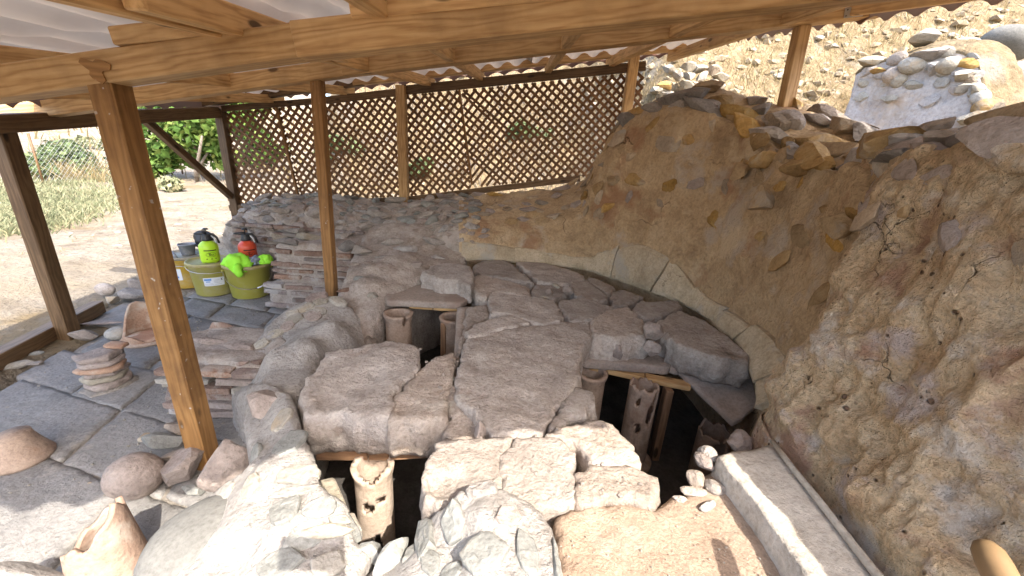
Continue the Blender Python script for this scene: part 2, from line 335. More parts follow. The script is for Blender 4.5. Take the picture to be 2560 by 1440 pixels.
# ------------------------------------------------------------------ rocks, slabs, lofts
def rock_mesh(name, seed, cuts=11, lo=0.34, hi=0.74, amp=0.05, sub=3):
    R = random.Random(seed); bm = bmesh.new(); bmesh.ops.create_icosphere(bm, subdivisions=sub, radius=1)
    V = np.array([v.co[:] for v in bm.verts])
    for _ in range(cuts):
        n = np.array([R.gauss(0, 1), R.gauss(0, 1), R.gauss(0, 1)]); n /= np.linalg.norm(n); d = R.uniform(lo, hi)
        k = V @ n; over = np.maximum(k - d, 0); V = V - np.outer(over * 0.97, n)
    V = V * (1 + amp * fbm(V + seed * 3.1, 1.8, 3, seed))[:, None]
    V = V / np.abs(V).max(axis=0)
    for v, c in zip(bm.verts, V): v.co = c
    me = bpy.data.meshes.new(name); bm.to_mesh(me); bm.free()
    return me
ROCK = [rock_mesh('stone', 100 + i) for i in range(12)]
ROUND = [rock_mesh('cobble', 200 + i, 5, .8, .97, .05) for i in range(5)]
LUMP = [rock_mesh('lump', 300 + i, 9, .62, .9, .22) for i in range(5)]
LOWROCK = [rock_mesh('small_stone', 400 + i, 8, .4, .8, .08, 1) for i in range(6)]
def flat_mesh(name, seed):
    R = random.Random(seed); k = R.randint(9, 13); ang = sorted(2*pi*(i + R.uniform(-.32, .32)) / k for i in range(k)); rad = [R.uniform(.78, 1.05) for _ in ang]
    V = []; Fs = []
    for f_, z in ((.98, -1), (1.0, .35), (.95, .8), (.80, 1.0), (.4, 1.08)):
        for a, r in zip(ang, rad): V.append((r * f_ * cos(a), r * f_ * sin(a), z + (R.uniform(-.12, .12) if z > .5 else 0)))
    for j in range(4):
        for i in range(k): Fs.append((j*k+i, j*k+(i+1) % k, (j+1)*k+(i+1) % k, (j+1)*k+i))
    Fs.append(tuple(4*k+i for i in range(k)))
    me = bpy.data.meshes.new(name); me.from_pydata(V, [], Fs); me.update(); return me
FLAT = [flat_mesh('flat_stone', 500 + i) for i in range(10)]
BRICKS = [cbox_mesh('brick', 1, 1, 1, .1, .06) for _ in range(8)]
_cache = {}
def inst(name, me, mat, M4, parent=None, smooth=False):
    key = (me.name, mat.name)
    if key not in _cache:
        c = me.copy(); c.name = me.name; c.materials.clear(); c.materials.append(mat)
        c.polygons.foreach_set('use_smooth', [smooth] * len(c.polygons)); _cache[key] = c
    o = bpy.data.objects.new(name, _cache[key]); COL.objects.link(o); o.matrix_world = M4
    if parent: par(o, parent)
    return o
def frame(pos, n, t, s):
    """matrix with local z = n, x along t, scale s=(sx,sy,sz)"""
    n = Vector(n).normalized(); t = Vector(t); y = n.cross(t)
    if y.length < 1e-4: y = n.cross(Vector((1, 0, 0.01)))
    y.normalize(); x = y.cross(n)
    m = Matrix((x * s[0], y * s[1], n * s[2])).transposed().to_4x4(); m.translation = Vector(pos); return m
def rock_at(name, px, py, z, wpx, hpx, mat, parent=None, rot=0.0, kind=ROCK, idx=None, hz=None, sink=0.25, tilt=(0, 0), smooth=False):
    """a stone whose middle shows at a photo pixel, lying at height z"""
    p = Zp(px, py, z); d = depth(p); sx = wpx / 2 / F * d; sy = hpx / 2 / F * d
    hz = hz if hz else min(sx, sy) * 0.8
    me = kind[(idx if idx is not None else rng.randrange(99)) % len(kind)]
    p = p - np.array([0, 0, hz * sink])
    m = Matrix.Translation(p) @ Matrix.Rotation(tilt[0], 4, 'X') @ Matrix.Rotation(tilt[1], 4, 'Y') @ Matrix.Rotation(rot, 4, 'Z') @ Matrix.Diagonal((sx, sy, hz, 1))
    return inst(name, me, mat, m, parent, smooth)

def bvh(o): return BVHTree.FromPolygons([v.co[:] for v in o.data.vertices], [p.vertices[:] for p in o.data.polygons])
def set_in(name, tree, px, py, wpx, hpx, mat, parent, rot=0.0, idx=0, hz=.008, kind=None, proud=.0):
    """a stone bedded in a mortar surface where a photo pixel meets it"""
    hits = [tree.ray_cast(Vector(CAM), Vector(ray(px + a * wpx * .3, py + b * hpx * .3))) for a, b in ((0, 0), (1, 0), (-1, 0), (0, 1), (0, -1))]
    if hits[0][0] is None: return None
    p = hits[0][0]; n = sum((h[1] for h in hits if h[0] is not None and (h[0] - p).length < .15), Vector()).normalized()
    vd = Vector(ray(px, py)).normalized(); 
    if n.dot(vd) > 0: n = -n
    d = depth(p); f = max(.4, -n.dot(vd)); t = Vector(cr) - n * n.dot(Vector(cr)); t.normalize(); t = t * cos(rot) + n.cross(t) * sin(rot)
    m = frame(Vector(p) + n * proud, n, t, (wpx / 2 / F * d, hpx / 2 / F * d / f, hz))
    kd = kind or FLAT
    return inst(name, kd[idx % len(kd)], mat, m, parent)
def inside(P, poly):
    x, y = P[:, 0], P[:, 1]; c = np.zeros(len(P), bool); n = len(poly); j = n - 1
    for i in range(n):
        xi, yi = poly[i][:2]; xj, yj = poly[j][:2]
        k = ((yi > y) != (yj > y)) & (x < (xj - xi) * (y - yi) / (yj - yi + 1e-12) + xi); c ^= k; j = i
    return c
def seg_dist(P, poly):
    D = np.full(len(P), 1e9); n = len(poly)
    for i in range(n):
        a = np.array(poly[i][:2]); b = np.array(poly[(i+1) % n][:2]); ab = b - a; L = ab @ ab + 1e-12
        t = np.clip(((P - a) @ ab) / L, 0, 1); D = np.minimum(D, np.linalg.norm(P - a - t[:, None] * ab, axis=1))
    return D
def plate(name, outline, zbot, mat, sp=0.015, amp=0.006, ctrl=(), er=0.02, side=0.012, jag=0.008, parent=None, nscale=9.0, rows=7, seed=0, under=0.0, ridge=0.0, grow=0.0):
    """a slab or mass: an irregular outline (x,y,z), a bumpy top and broken sides down to zbot"""
    O = np.array(outline, float)
    a2 = np.sum(O[:, 0] * np.roll(O[:, 1], -1) - np.roll(O[:, 0], -1) * O[:, 1])
    if a2 < 0: O = O[::-1]
    pts = []
    for i in range(len(O)):
        a, b = O[i], O[(i+1) % len(O)]; k = max(1, int(np.linalg.norm((b - a)[:2]) / (sp * 0.9)))
        for q in range(k): pts.append(a + (b - a) * q / k)
    pts = np.array(pts); m = len(pts)
    t = np.roll(pts, -2, 0)[:, :2] - np.roll(pts, 2, 0)[:, :2]; t /= np.linalg.norm(t, axis=1)[:, None] + 1e-9
    nrm = np.stack([t[:, 1], -t[:, 0]], 1)
    p3 = np.c_[pts[:, :2], np.full(m, seed * 1.7)]
    jj = fbm(p3, 14, 3, seed + 3) * jag * 1.1 + fbm(p3, 42, 3, seed + 9) * jag * 0.9
    P2 = pts[:, :2] + nrm * (jj[:, None] + grow)
    lo, hi = P2.min(0), P2.max(0)
    gx, gy = np.meshgrid(np.arange(lo[0], hi[0], sp), np.arange(lo[1], hi[1], sp))
    G = np.c_[gx.ravel(), gy.ravel()] + NR.uniform(-.3, .3, (gx.size, 2)) * sp
    G = G[inside(G, P2)]; G = G[seg_dist(G, P2) > sp * 0.55] if len(G) else G
    allp = np.vstack([P2, G]) if len(G) else P2
    vo, eo, fo, ov, oe, of = delaunay_2d_cdt([Vector(p) for p in allp], [(i, (i+1) % m) for i in range(m)], [], 1, 1e-7)
    V2 = np.array([v[:] for v in vo]); src = [o[0] if o else -1 for o in ov]
    idx = {s: i for i, s in enumerate(src) if s >= 0}
    C = np.vstack([pts[::2], np.array(ctrl, float).reshape(-1, 3)]) if len(ctrl) else pts[::2]
    wgt = np.ones(len(C)); 
    if len(ctrl): wgt[-len(ctrl):] = 6.0
    d2 = ((V2[:, None, :] - C[None, :, :2]) ** 2).sum(2) + 1e-6
    W = wgt / d2 ** 1.6; Z0 = (W * C[:, 2]).sum(1) / W.sum(1)
    dist = seg_dist(V2, P2)
    p3 = np.c_[V2, np.full(len(V2), seed * 2.3)]
    e = np.clip(1 - dist / er, 0, 1); ern = er * (0.7 + 0.5 * fbm(p3, 20, 2, seed + 31))
    z = Z0 - ern * (1 - np.sqrt(1 - e * e * 0.98)) + amp * (fbm(p3, nscale, 4, seed) * 1.3 + 0.3 * ridged(p3, nscale * 1.9, 3, seed + 5) + .4 * fbm(p3, nscale * 7, 2, seed + 8))
    if ridge: z = z + ridge * np.maximum(ridged(p3, nscale * .6, 3, seed + 55), 0)
    V = [(*V2[i], z[i]) for i in range(len(V2))]; Fs = [tuple(f) for f in fo]
    ring = [idx.get(i) for i in range(m)]; keep = [i for i in range(m) if ring[i] is not None]
    prev = [ring[i] for i in keep]
    for r in range(1, rows + 1):
        q = r / rows; cur = []
        for i in keep:
            zt = z[ring[i]]; zz = zt + ((zbot if not callable(zbot) else zbot(zt)) - zt) * q
            cur.append((P2[i, 0], P2[i, 1], zz))
        cur = np.array(cur); amt = fbm(cur + seed, 16, 4, seed + 21) * side * 1.6 + ridged(cur + seed, 24, 3, seed + 23) * side * .5
        amt = amt * min(1, q * 3) - under * q + (side * 0.5 * sin(pi * q))
        cur[:, :2] += nrm[keep] * amt[:, None]
        b0 = len(V); V += [tuple(c) for c in cur]; k = len(keep)
        ids = list(range(b0, b0 + k))
        for i in range(k): Fs.append((prev[i], ids[i], ids[(i+1) % k], prev[(i+1) % k]))
        prev = ids
    Fs.append(tuple(prev[::-1]))
    return mk(name, V, Fs, mat, parent, True)
def pxo(pts, z=None):
    out = []
    for p in pts: out.append(Zp(p[0], p[1], p[2] if len(p) > 2 else z))
    return out

def resample(A, n):
    """Catmull-Rom along axis 0 to n samples"""
    A = np.array(A, float); k = len(A)
    P = np.concatenate([[2*A[0]-A[1]], A, [2*A[-1]-A[-2]]])
    t = np.linspace(0, k - 1 - 1e-6, n); i = t.astype(int); f = (t - i).reshape(-1, *([1] * (A.ndim - 1)))
    a, b, c, d = P[i], P[i+1], P[i+2], P[i+3]
    return 0.5 * ((2*b) + (c-a)*f + (2*a-5*b+4*c-d)*f**2 + (3*b-a-3*c+d)*f**3)
class Loft:
    def __init__(self, ctrl, nu, nv, disp):
        A = resample(ctrl, nu); A = np.swapaxes(resample(np.swapaxes(A, 0, 1), nv), 0, 1)
        du = np.gradient(A, axis=0); dv = np.gradient(A, axis=1); n = np.cross(du, dv); n /= np.linalg.norm(n, axis=2)[..., None] + 1e-9
        self.n = n; self.P = A + n * disp(A, n)[..., None]; self.nu, self.nv = nu, nv
    def build(self, name, mat, u0_, u1_, parent=None, v0_=0.0, v1_=1.0):
        a, b = int(u0_ * (self.nu-1)), int(u1_ * (self.nu-1)); c, e = int(v0_ * (self.nv-1)), int(v1_ * (self.nv-1)) + 1; Q = self.P[a:b+1, c:e]; m = e - c
        V = Q.reshape(-1, 3); Fs = []
        for i in range(b - a):
            for j in range(m - 1): Fs.append((i*m+j, (i+1)*m+j, (i+1)*m+j+1, i*m+j+1))
        return mk(name, V, Fs, mat, parent, True)
    def at(self, u, v):
        i, j = int(u * (self.nu-1)), int(v * (self.nv-1)); return self.P[i, j], self.n[i, j], (self.P[min(i+1, self.nu-1), j] - self.P[max(i-1, 0), j])
def scatter(loft, parent, name, mats, count, u, v, size, flat=0.5, mind=0.8, proud=0.15, kind=ROCK, elong=(1.1, 1.9), mask=None, seed=1, spin=0.35):
    R = random.Random(seed); done = []
    for _ in range(count * 14):
        if len(done) >= count: break
        uu, vv = R.uniform(*u), R.uniform(*v)
        if mask and not mask(uu, vv): continue
        p, n, t = loft.at(uu, vv); s = R.uniform(*size)
        if any(np.linalg.norm(p - q) < (s + r) * mind for q, r in done): continue
        done.append((p, s)); e = R.uniform(*elong)
        t = Vector(t).normalized(); t = (t + Vector(n).cross(t) * R.uniform(-spin, spin)).normalized()
        m = frame(p + n * s * flat * (proud - 0.35), Vector(n) + Vector((R.gauss(0, .12), R.gauss(0, .12), R.gauss(0, .12))), t, (s * e, s * R.uniform(.6, .9), s * flat))
        inst(name, R.choice(kind), R.choice(mats), m, parent)
    return done
def bricks(parent, p0, p1, z0, z1, out, ch=0.052, th=0.034, bl=(.14, .26), dp=.05, mats=('brick',), seed=3, gap=.018, skip=.12, name='brick'):
    """courses of thin bricks on a face from p0 to p1 (plan), 'out' the plan normal of the face"""
    R = random.Random(seed); p0, p1 = Vector((*p0, 0)), Vector((*p1, 0)); d = p1 - p0; L = d.length; d.normalize(); out = Vector((*out, 0)).normalized()
    z = z0 + th / 2
    while z + th / 2 <= z1 + .004:
        x = R.uniform(-.1, 0)
        while x < L:
            l = R.uniform(*bl); a, b = max(x, -.01), min(x + l, L + .015)
            if b - a > .04 and R.random() > skip:
                c = p0 + d * ((a + b) / 2) + out * (R.uniform(-.012, .014)) + Vector((0, 0, z + R.uniform(-.004, .004)))
                m = frame(c, Vector((R.gauss(0, .02), R.gauss(0, .02), 1)), d + out * R.gauss(0, .03), (b - a, dp, th * R.uniform(.8, 1.1)))
                inst(name, R.choice(BRICKS), M[R.choice(mats)], m, parent)
            x += l + gap
        z += ch
def shell(name, r, z0, ztop, thick, mat, parent=None, n=48, m=26, holes=(), rim=0.0, rimh=.02, jag=0.0, seed=0, flare=0.0, loc=(0, 0, 0), rx=0, ry=0, arc=None, base=False):
    """a fired-clay tube: inner and outer wall, ragged top, ragged holes"""
    th = np.linspace(0, 2*pi, n, endpoint=False)
    top = ztop(th) if callable(ztop) else np.full(n, float(ztop))
    if jag: top = top + jag * fbm(np.c_[np.cos(th), np.sin(th), np.full(n, seed)], 3.5, 4, seed)
    V = []; vo = np.linspace(0, 1, m)
    for side in (0, 1):
        for j in range(m):
            for i in range(n):
                z = z0 + (top[i] - z0) * vo[j]
                rr = r + flare * (z - z0)
                if rim: rr += rim * max(0.0, 1 - abs((top[i] - z) / rimh)) ** .5 if side == 0 else 0
                rr *= 1 + .012 * sin(3 * th[i] + seed)
                rr = rr - (thick if side else 0)
                V.append((rr * cos(th[i]), rr * sin(th[i]), z))
    keep = np.ones((n, m - 1), bool)
    for (ht, hz, hw, hh) in holes:
        for i in range(n):
            for j in range(m - 1):
                t = th[i] + pi / n; z = z0 + (top[i] - z0) * (vo[j] + vo[j+1]) / 2
                a = (t - ht + pi) % (2*pi) - pi
                e = (a / hw) ** 2 + ((z - hz) / hh) ** 2
                e += .5 * noise(np.array([t * 4, z * 40, seed + hz]), 3)
                if e < 1: keep[i, j] = False
    if arc:
        for i in range(n):
            if not (arc[0] <= th[i] < arc[1]): keep[i, :] = False
    S = n * m; Fs = []
    def I(s, i, j): return s * S + j * n + i % n
    for i in range(n):
        for j in range(m - 1):
            if not keep[i, j]: continue
            Fs.append((I(0, i, j), I(0, i+1, j), I(0, i+1, j+1), I(0, i, j+1)))
            Fs.append((I(1, i, j), I(1, i, j+1), I(1, i+1, j+1), I(1, i+1, j)))
            if not keep[(i-1) % n, j]: Fs.append((I(0, i, j), I(0, i, j+1), I(1, i, j+1), I(1, i, j)))
            if not keep[(i+1) % n, j]: Fs.append((I(0, i+1, j+1), I(0, i+1, j), I(1, i+1, j), I(1, i+1, j+1)))
            if j == m - 2 or not keep[i, j+1]: Fs.append((I(0, i, j+1), I(0, i+1, j+1), I(1, i+1, j+1), I(1, i, j+1)))
            if j == 0 or not keep[i, j-1]: Fs.append((I(0, i+1, j), I(0, i, j), I(1, i, j), I(1, i+1, j)))
    o = mk(name, V, Fs, mat, parent, True)
    o.location = loc; o.rotation_euler = (rx, ry, 0)
    return o

# ------------------------------------------------------------------ the setting: terrain
def smooth(a, b, x): t = np.clip((x - a) / (b - a), 0, 1); return t * t * (3 - 2 * t)
def terrain(x, y):
    d = np.hypot(np.minimum(x + 2.9, 0), np.maximum(y - 3.0, 0))
    field = .0 + .035 * d + .085 * np.maximum(d - 16, 0) + .1 * smooth(0, 1.2, -(x + 3.0))
    bank = np.maximum(0, (y - 4.7) + .25 * np.minimum(x, 2) - 1.3 * (1 - smooth(.7, 2.0, x)))
    hill = .58 + .24 * smooth(.7, 1.8, x) + 1.35 * np.minimum(bank, 2.6) + .45 * np.clip(bank - 2.6, 0, 11.4) + .25 * np.maximum(bank - 14, 0)
    k = smooth(-3.4, -1.6, x + .35 * (y - 4)) * smooth(3.6, 4.0, y)
    z = field * (1 - k) + hill * k
    side = smooth(1.15, 1.5, x) * (.85 + .30 * np.maximum(x - 1.5, 0))
    z = np.where((x > 1.1) & (y < 4.6), np.maximum(side, z * smooth(3.4, 4.2, y)), z)
    inb = smooth(-2.62, -2.5, x) * (1 - smooth(1.12, 1.2, x)) * (1 - smooth(3.55, 3.75, y)) * smooth(-.6, -.3, y)
    z = z * (1 - inb) + (-.16) * inb
    near = (1 - smooth(-1.0, -.5, y)) * smooth(-2.9, -2.4, x)
    z = np.where(near > .01, np.maximum(z, near * (.3 + .25 * smooth(-1.2, 0, x)) - .16), z)
    p = np.stack([x, y, np.zeros_like(x)], -1)
    rough = (.03 + .20 * k * smooth(4.2, 6, y)) * (1 - inb)
    return z + rough * fbm(p, 1.1, 5, 4) + .35 * rough * fbm(p, 6, 3, 8) + .02 * d * fbm(p, .12, 3, 2) * .5
ax = np.unique(np.concatenate([np.linspace(-9, 9, 260), -9 - np.geomspace(.1, 130, 70), 9 + np.geomspace(.1, 130, 60)]))
ay = np.unique(np.concatenate([np.linspace(-3, 11, 230), -3 - np.geomspace(.1, 40, 25), 11 + np.geomspace(.1, 160, 90)]))
X, Y_ = np.meshgrid(ax, ay, indexing='ij'); Zt = terrain(X, Y_)
nx, ny = X.shape
idx = np.arange(nx * ny).reshape(nx, ny)
quads = np.stack([idx[:-1, :-1], idx[1:, :-1], idx[1:, 1:], idx[:-1, 1:]], -1).reshape(-1, 4)
ground = mk('ground', np.stack([X, Y_, Zt], -1).reshape(-1, 3), quads, [M['field'], M['hill']], None, True)
cx, cy = X[quads[:, 0] // ny, 0], Y_[0, quads[:, 0] % ny]
ground.data.polygons.foreach_set('material_index', ((cy > 4.0) & (cx + .35 * (cy - 4) > -2.6) | (cx > 1.3)).astype(np.int32))
tag(ground, kind='structure')
pit = mk('pit_floor', [(-2.6, -.5, -.11), (1.2, -.5, -.11), (1.2, 3.6, -.11), (-2.6, 3.6, -.11)], [(0, 1, 2, 3)], M['soot_shade']); tag(pit, kind='structure')

# ------------------------------------------------------------------ the stone pavement on the left, flag by flag
pave = plate('pavement', [(-3.15, 3.2, -.009), (-2.72, 2.45, -.009), (-2.42, 1.55, -.009), (-2.15, .9, -.009), (-1.9, .2, -.009), (-.75, .2, -.009), (-.72, 1.0, -.009), (-.95, 2.0, -.009), (-1.2, 3.35, -.009), (-2.2, 3.4, -.009)], -.14, M['bedding'], .05, .003, seed=3)
tag(pave, kind='structure')
e1 = np.array([cos(radians(-15)), sin(radians(-15))]); e2 = np.array([cos(radians(104)), sin(radians(104))]); OR = np.array([-2.18, 1.53])
pr = random.Random(11); pave_poly = [(-3.1, 3.1), (-2.75, 2.5), (-2.45, 1.5), (-2.2, .85), (-2.0, .1), (-.7, .1), (-.75, 1.0), (-.95, 2.0), (-1.3, 3.3), (-2.4, 3.3)]
v = -1.6
while v < 2.3:
    wv = pr.uniform(.27, .42); u = -2.0 + pr.uniform(0, .4)
    while u < 2.2:
        l = pr.uniform(.32, .72); g = .0028
        cs = [OR + e1 * (u + a) + e2 * (v + b) for a, b in ((g, g), (l - g, g), (l - g, wv - g), (g, wv - g))]
        c = sum(cs) / 4
        if inside(np.array([c]), pave_poly)[0]:
            zz = pr.uniform(-.004, .005)
            cs = [np.array([*(q + np.array([pr.uniform(-.012, .012), pr.uniform(-.012, .012)])), zz + pr.uniform(-.003, .003)]) for q in cs]
            near = c[1] < 1.9
            plate('paving_slab', cs, -.035, M['paver'], (.02 if near else .05), .003, (), .0035, .004, .006, pave, 5, 2, int(pr.random() * 900))
        u += l
    v += wv

# ------------------------------------------------------------------ the walls
def rough_disp(a, b=0.0, s=0, sc1=3.0):
    def f(A, n): return a * (fbm(A, sc1, 5, s) + .5 * ridged(A, sc1 * 2.4, 4, s + 3)) + b * fbm(A, 22, 3, s + 9)
    return f
CX, CY = .1, 1.9
def station(bp, bz, rows, thick=.35, nmax=None, top_drop=.0):
    B = Zp(bp[0], bp[1], bz); n = np.array([B[0] - CX, max(B[1] - CY, 0 if nmax is None else nmax), 0]); n /= np.linalg.norm(n)
    out = [np.array([*(B[:2] - n[:2] * -.03), -.14]), B + n * .03 - np.array([0, 0, .03]), B]
    for (px, py, off) in rows: out.append(Pl(px, py, B + n * off, n))
    e = out[-1] + n * thick; out.append(e - np.array([0, 0, top_drop])); out.append(np.array([e[0], e[1], .2]))
    return out
def flat_st(x, y0, rows, back):
    out = [np.array([x, y0, -.14]), np.array([x, y0, .08]), np.array([x, y0 + .01, .2])]
    for r in rows: out.append(Yp(*r))
    out.append(np.array([out[-1][0], back, out[-1][2] - .03])); out.append(np.array([out[-1][0], back + .02, .2])); return out
ST = [
 flat_st(-2.52, 3.3, [(558, 600, 3.32), (572, 560, 3.36), (605, 522, 3.5), (630, 510, 3.62)], 3.75),
 flat_st(-2.25, 3.24, [(630, 610, 3.26), (635, 560, 3.32), (650, 525, 3.42), (660, 505, 3.62)], 3.76),
 flat_st(-1.95, 3.22, [(715, 615, 3.24), (715, 565, 3.3), (722, 525, 3.42), (730, 500, 3.64)], 3.77),
 flat_st(-1.6, 3.2, [(800, 615, 3.22), (800, 570, 3.28), (805, 528, 3.42), (810, 499, 3.66)], 3.8),
 flat_st(-1.22, 3.16, [(900, 622, 3.18), (900, 575, 3.26), (905, 542, 3.4), (910, 511, 3.68)], 3.82),
 flat_st(-.82, 3.1, [(1015, 625, 3.12), (1015, 580, 3.22), (1015, 545, 3.4), (1020, 512, 3.7)], 3.84),
 station((1150, 652), .44, [(1152, 600, .02), (1150, 560, .13), (1150, 535, .30), (1150, 507, .60)], .16),
 station((1300, 655), .44, [(1300, 618, .02), (1297, 565, .12), (1292, 528, .28), (1290, 500, .56)], .18),
 station((1450, 672), .44, [(1452, 640, .02), (1445, 565, .10), (1440, 512, .22), (1440, 476, .46)], .22),
 station((1510, 687), .44, [(1520, 628, .02), (1512, 520, .07), (1500, 420, .10), (1515, 366, .26)], .3),
 station((1570, 706), .44, [(1605, 603, .02), (1592, 460, .05), (1578, 335, .09), (1592, 288, .2)], .32),
 station((1640, 732), .44, [(1695, 648, .02), (1692, 460, .05), (1690, 300, .08), (1700, 262, .16)], .34),
 station((1730, 768), .44, [(1755, 735, .02), (1805, 520, .05), (1828, 335, .08), (1835, 300, .15)], .34),
 station((1810, 828), .44, [(1850, 788, .02), (1930, 580, .05), (1950, 395, .08), (1955, 365, .14)], .34),
 station((1870, 893), .44, [(1930, 850, .02), (2030, 620, .05), (2055, 450, .08), (2065, 415, .14)], .34),
 station((1903, 962), .44, [(1972, 925, .03), (2100, 680, .06), (2150, 460, .09), (2165, 420, .14)], .34, nmax=.05),
 station((1908, 1030), .44, [(1977, 995, .04), (2125, 740, .15), (2195, 440, .22), (2215, 390, .25)], .36, nmax=.05),
]
def side_st(x, y, zb, tilt=0.0, zt=1.22, zk=1.3):
    return [np.array(q) for q in ((x - .05, y, -.14), (x - .02, y, zb - .05), (x, y, zb), (x + .025, y + tilt * .1, zb + .10), (x + .10, y + tilt * .4, zb + .45 * (zt - zb)), (x + .17, y + tilt * .8, zt), (x + .24, y + tilt, zt + .055), (x + .62, y + tilt, zk), (x + .64, y + tilt, .4))]
ST += [side_st(.79, 1.0, .5, .06), side_st(.75, .87, .5, .02), side_st(.745, .72, .5, 0), side_st(.73, .58, .5, 0, 1.2), side_st(.715, .44, .5, 0, 1.06, 1.12), side_st(.71, .2, .5, 0, .93, .97), side_st(.72, -.1, .5, 0, .92, .94), side_st(.74, -.5, .5, 0, .92, .94)]
NS = len(ST); NU, NV = 760, 200
def wall_disp(A, n):
    u = np.linspace(0, NS - 1, A.shape[0])[:, None] + 0 * A[..., 0]
    k1 = np.clip(1 - (u - 5.5) / 3, 0, 1); k3 = smooth(15.6, 17.5, u); k2 = 1 - np.maximum(k1, k3)
    v = np.linspace(0, 1, A.shape[1])[None, :] + 0 * u; topz = smooth(.62, .75, v)
    r = k1 * (.028 * fbm(A, 8, 4, 2) + .02 * ridged(A, 13, 3, 4)) + k2 * (.024 * fbm(A, 4, 4, 12) + .014 * ridged(A, 9, 4, 6) + .006 * fbm(A, 34, 3, 7) + .009 * np.tanh(9 * fbm(A, 3.4, 4, 81))) \
        + k3 * (.04 * fbm(A, 4.0, 4, 22) + .030 * ridged(A * np.array([1, 1.6, .8]), 6, 5, 23) + .010 * ridged(A, 22, 4, 25) + .004 * fbm(A, 70, 2, 27) + .016 * np.tanh(9 * fbm(A, 4.2, 4, 91)) + .008 * np.tanh(9 * fbm(A, 9, 3, 95)))
    r = r + topz * .03 * fbm(A, 7, 3, 61)
    low = smooth(.30, .38, v)
    return r * (low * .9 + .1)
LW = Loft(ST, NU, NV, wall_disp)
U = lambda s: s / (NS - 1)
rubble = tag(empty('rubble_wall', (-1.5, 3.3, 0)), 'low grey rubble and brick wall under the wooden lattice screen', 'wall')
apse = tag(empty('apse_wall', (.9, 2.6, .3)), 'tall ochre plastered apse wall curving round the broken floor slabs', 'wall')
side = tag(empty('side_wall', (.9, .6, .4)), 'rough orange and pink pitted wall filling the right edge of the photo', 'wall')
LW.build('mortar_core', M['rubble_mortar'], 0, U(6.0), rubble)
LW.build('plaster_core', M['apse_plaster'], U(6.0), U(16.0), apse)
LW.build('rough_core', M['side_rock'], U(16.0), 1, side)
# rubble stones in the low wall, on its face and along its top
scatter(LW, rubble, 'stone', [M['stone'], M['stone'], M['stone'], M['green_stone'], M['pink_stone']], 210, (0.005, U(6.4)), (.44, .86), (.035, .075), .55, .78, .55, seed=4)
scatter(LW, rubble, 'stone', [M['stone'], M['pink_stone']], 40, (U(3.6), U(6.4)), (.36, .5), (.03, .06), .4, .9, .3, seed=6)
# apse: worn stones flush in the plaster, loose stones along the broken top
scatter(LW, apse, 'stone', [M['ochre_stone'], M['ochre_stone'], M['pink_stone'], M['ochre_stone']], 34, (U(8.2), U(16.4)), (.46, .66), (.03, .075), .3, 1.15, .2, seed=9, spin=1.2)
scatter(LW, apse, 'stone', [M['pink_stone'], M['ochre_stone'], M['ochre_stone']], 40, (U(6.1), U(9.4)), (.5, .86), (.03, .07), .5, .8, .5, seed=12)
scatter(LW, apse, 'cap_stone', [M['ochre_stone'], M['stone'], M['ochre_stone']], 44, (U(9.4), U(16.4)), (.72, .87), (.05, .10), .6, .72, .55, seed=15)
scatter(LW, side, 'stone', [M['stone'], M['pink_stone'], M['pink_stone'], M['ochre_stone']], 46, (U(16.2), U(20.5)), (.68, .86), (.05, .10), .45, .8, .4, seed=18)
scatter(LW, side, 'stone', [M['ochre_stone'], M['pink_stone'], M['side_rock']], 16, (U(15.7), U(20.5)), (.58, .67), (.03, .07), .3, 1.1, .3, seed=21, spin=1.0)
def wall_stone(px, py, u, v, wpx, hpx, mat, parent, idx, spin=0.0, name='cap_stone', flat=.7, kind=ROCK):
    """one stone of known place and size standing out of the wall"""
    p, n, t = LW.at(u, v); q = CAM + ray(px, py) * depth(p); d = depth(q)
    a, b = wpx / 2 / F * d, hpx / 2 / F * d
    m = Matrix.Translation(q) @ Matrix((cr, -f0, cu)).transposed().to_4x4() @ Matrix.Rotation(spin, 4, 'Y') @ Matrix.Diagonal((a, min(a, b) * flat + .03, b, 1))
    return inst(name, kind[idx % len(kind)], mat, m, parent)
for px, py, s, wp, hp, mt, ix, sp in ((1838, 283, 11.9, 125, 76, 'ochre_stone', 3, .3), (1948, 310, 12.6, 100, 72, 'ochre_stone', 5, .5), (1775, 262, 11.6, 70, 40, 'stone', 1, 0), (1890, 340, 12.3, 60, 44, 'ochre_stone', 6, .4), (1940, 352, 12.8, 46, 50, 'pink_stone', 7, .2), (1972, 362, 13.1, 36, 44, 'ochre_stone', 2, 0), (2020, 412, 13.8, 140, 60, 'ochre_stone', 8, .1), (1905, 405, 13.0, 70, 46, 'ochre_stone', 9, .2), (1640, 272, 10.7, 80, 34, 'stone', 4, 0), (1700, 262, 11.1, 70, 36, 'stone', 10, .1), (1560, 300, 10.0, 60, 40, 'stone', 11, .3),
                                       (1905, 500, 13.2, 66, 70, 'ochre_stone', 0, .2), (1850, 420, 12.6, 44, 60, 'ochre_stone', 3, .5), (2090, 560, 15.0, 60, 80, 'ochre_stone', 5, .1)):
    wall_stone(px, py, U(s), .74 if py < 430 else .58, wp, hp, M[mt], apse, ix, sp)
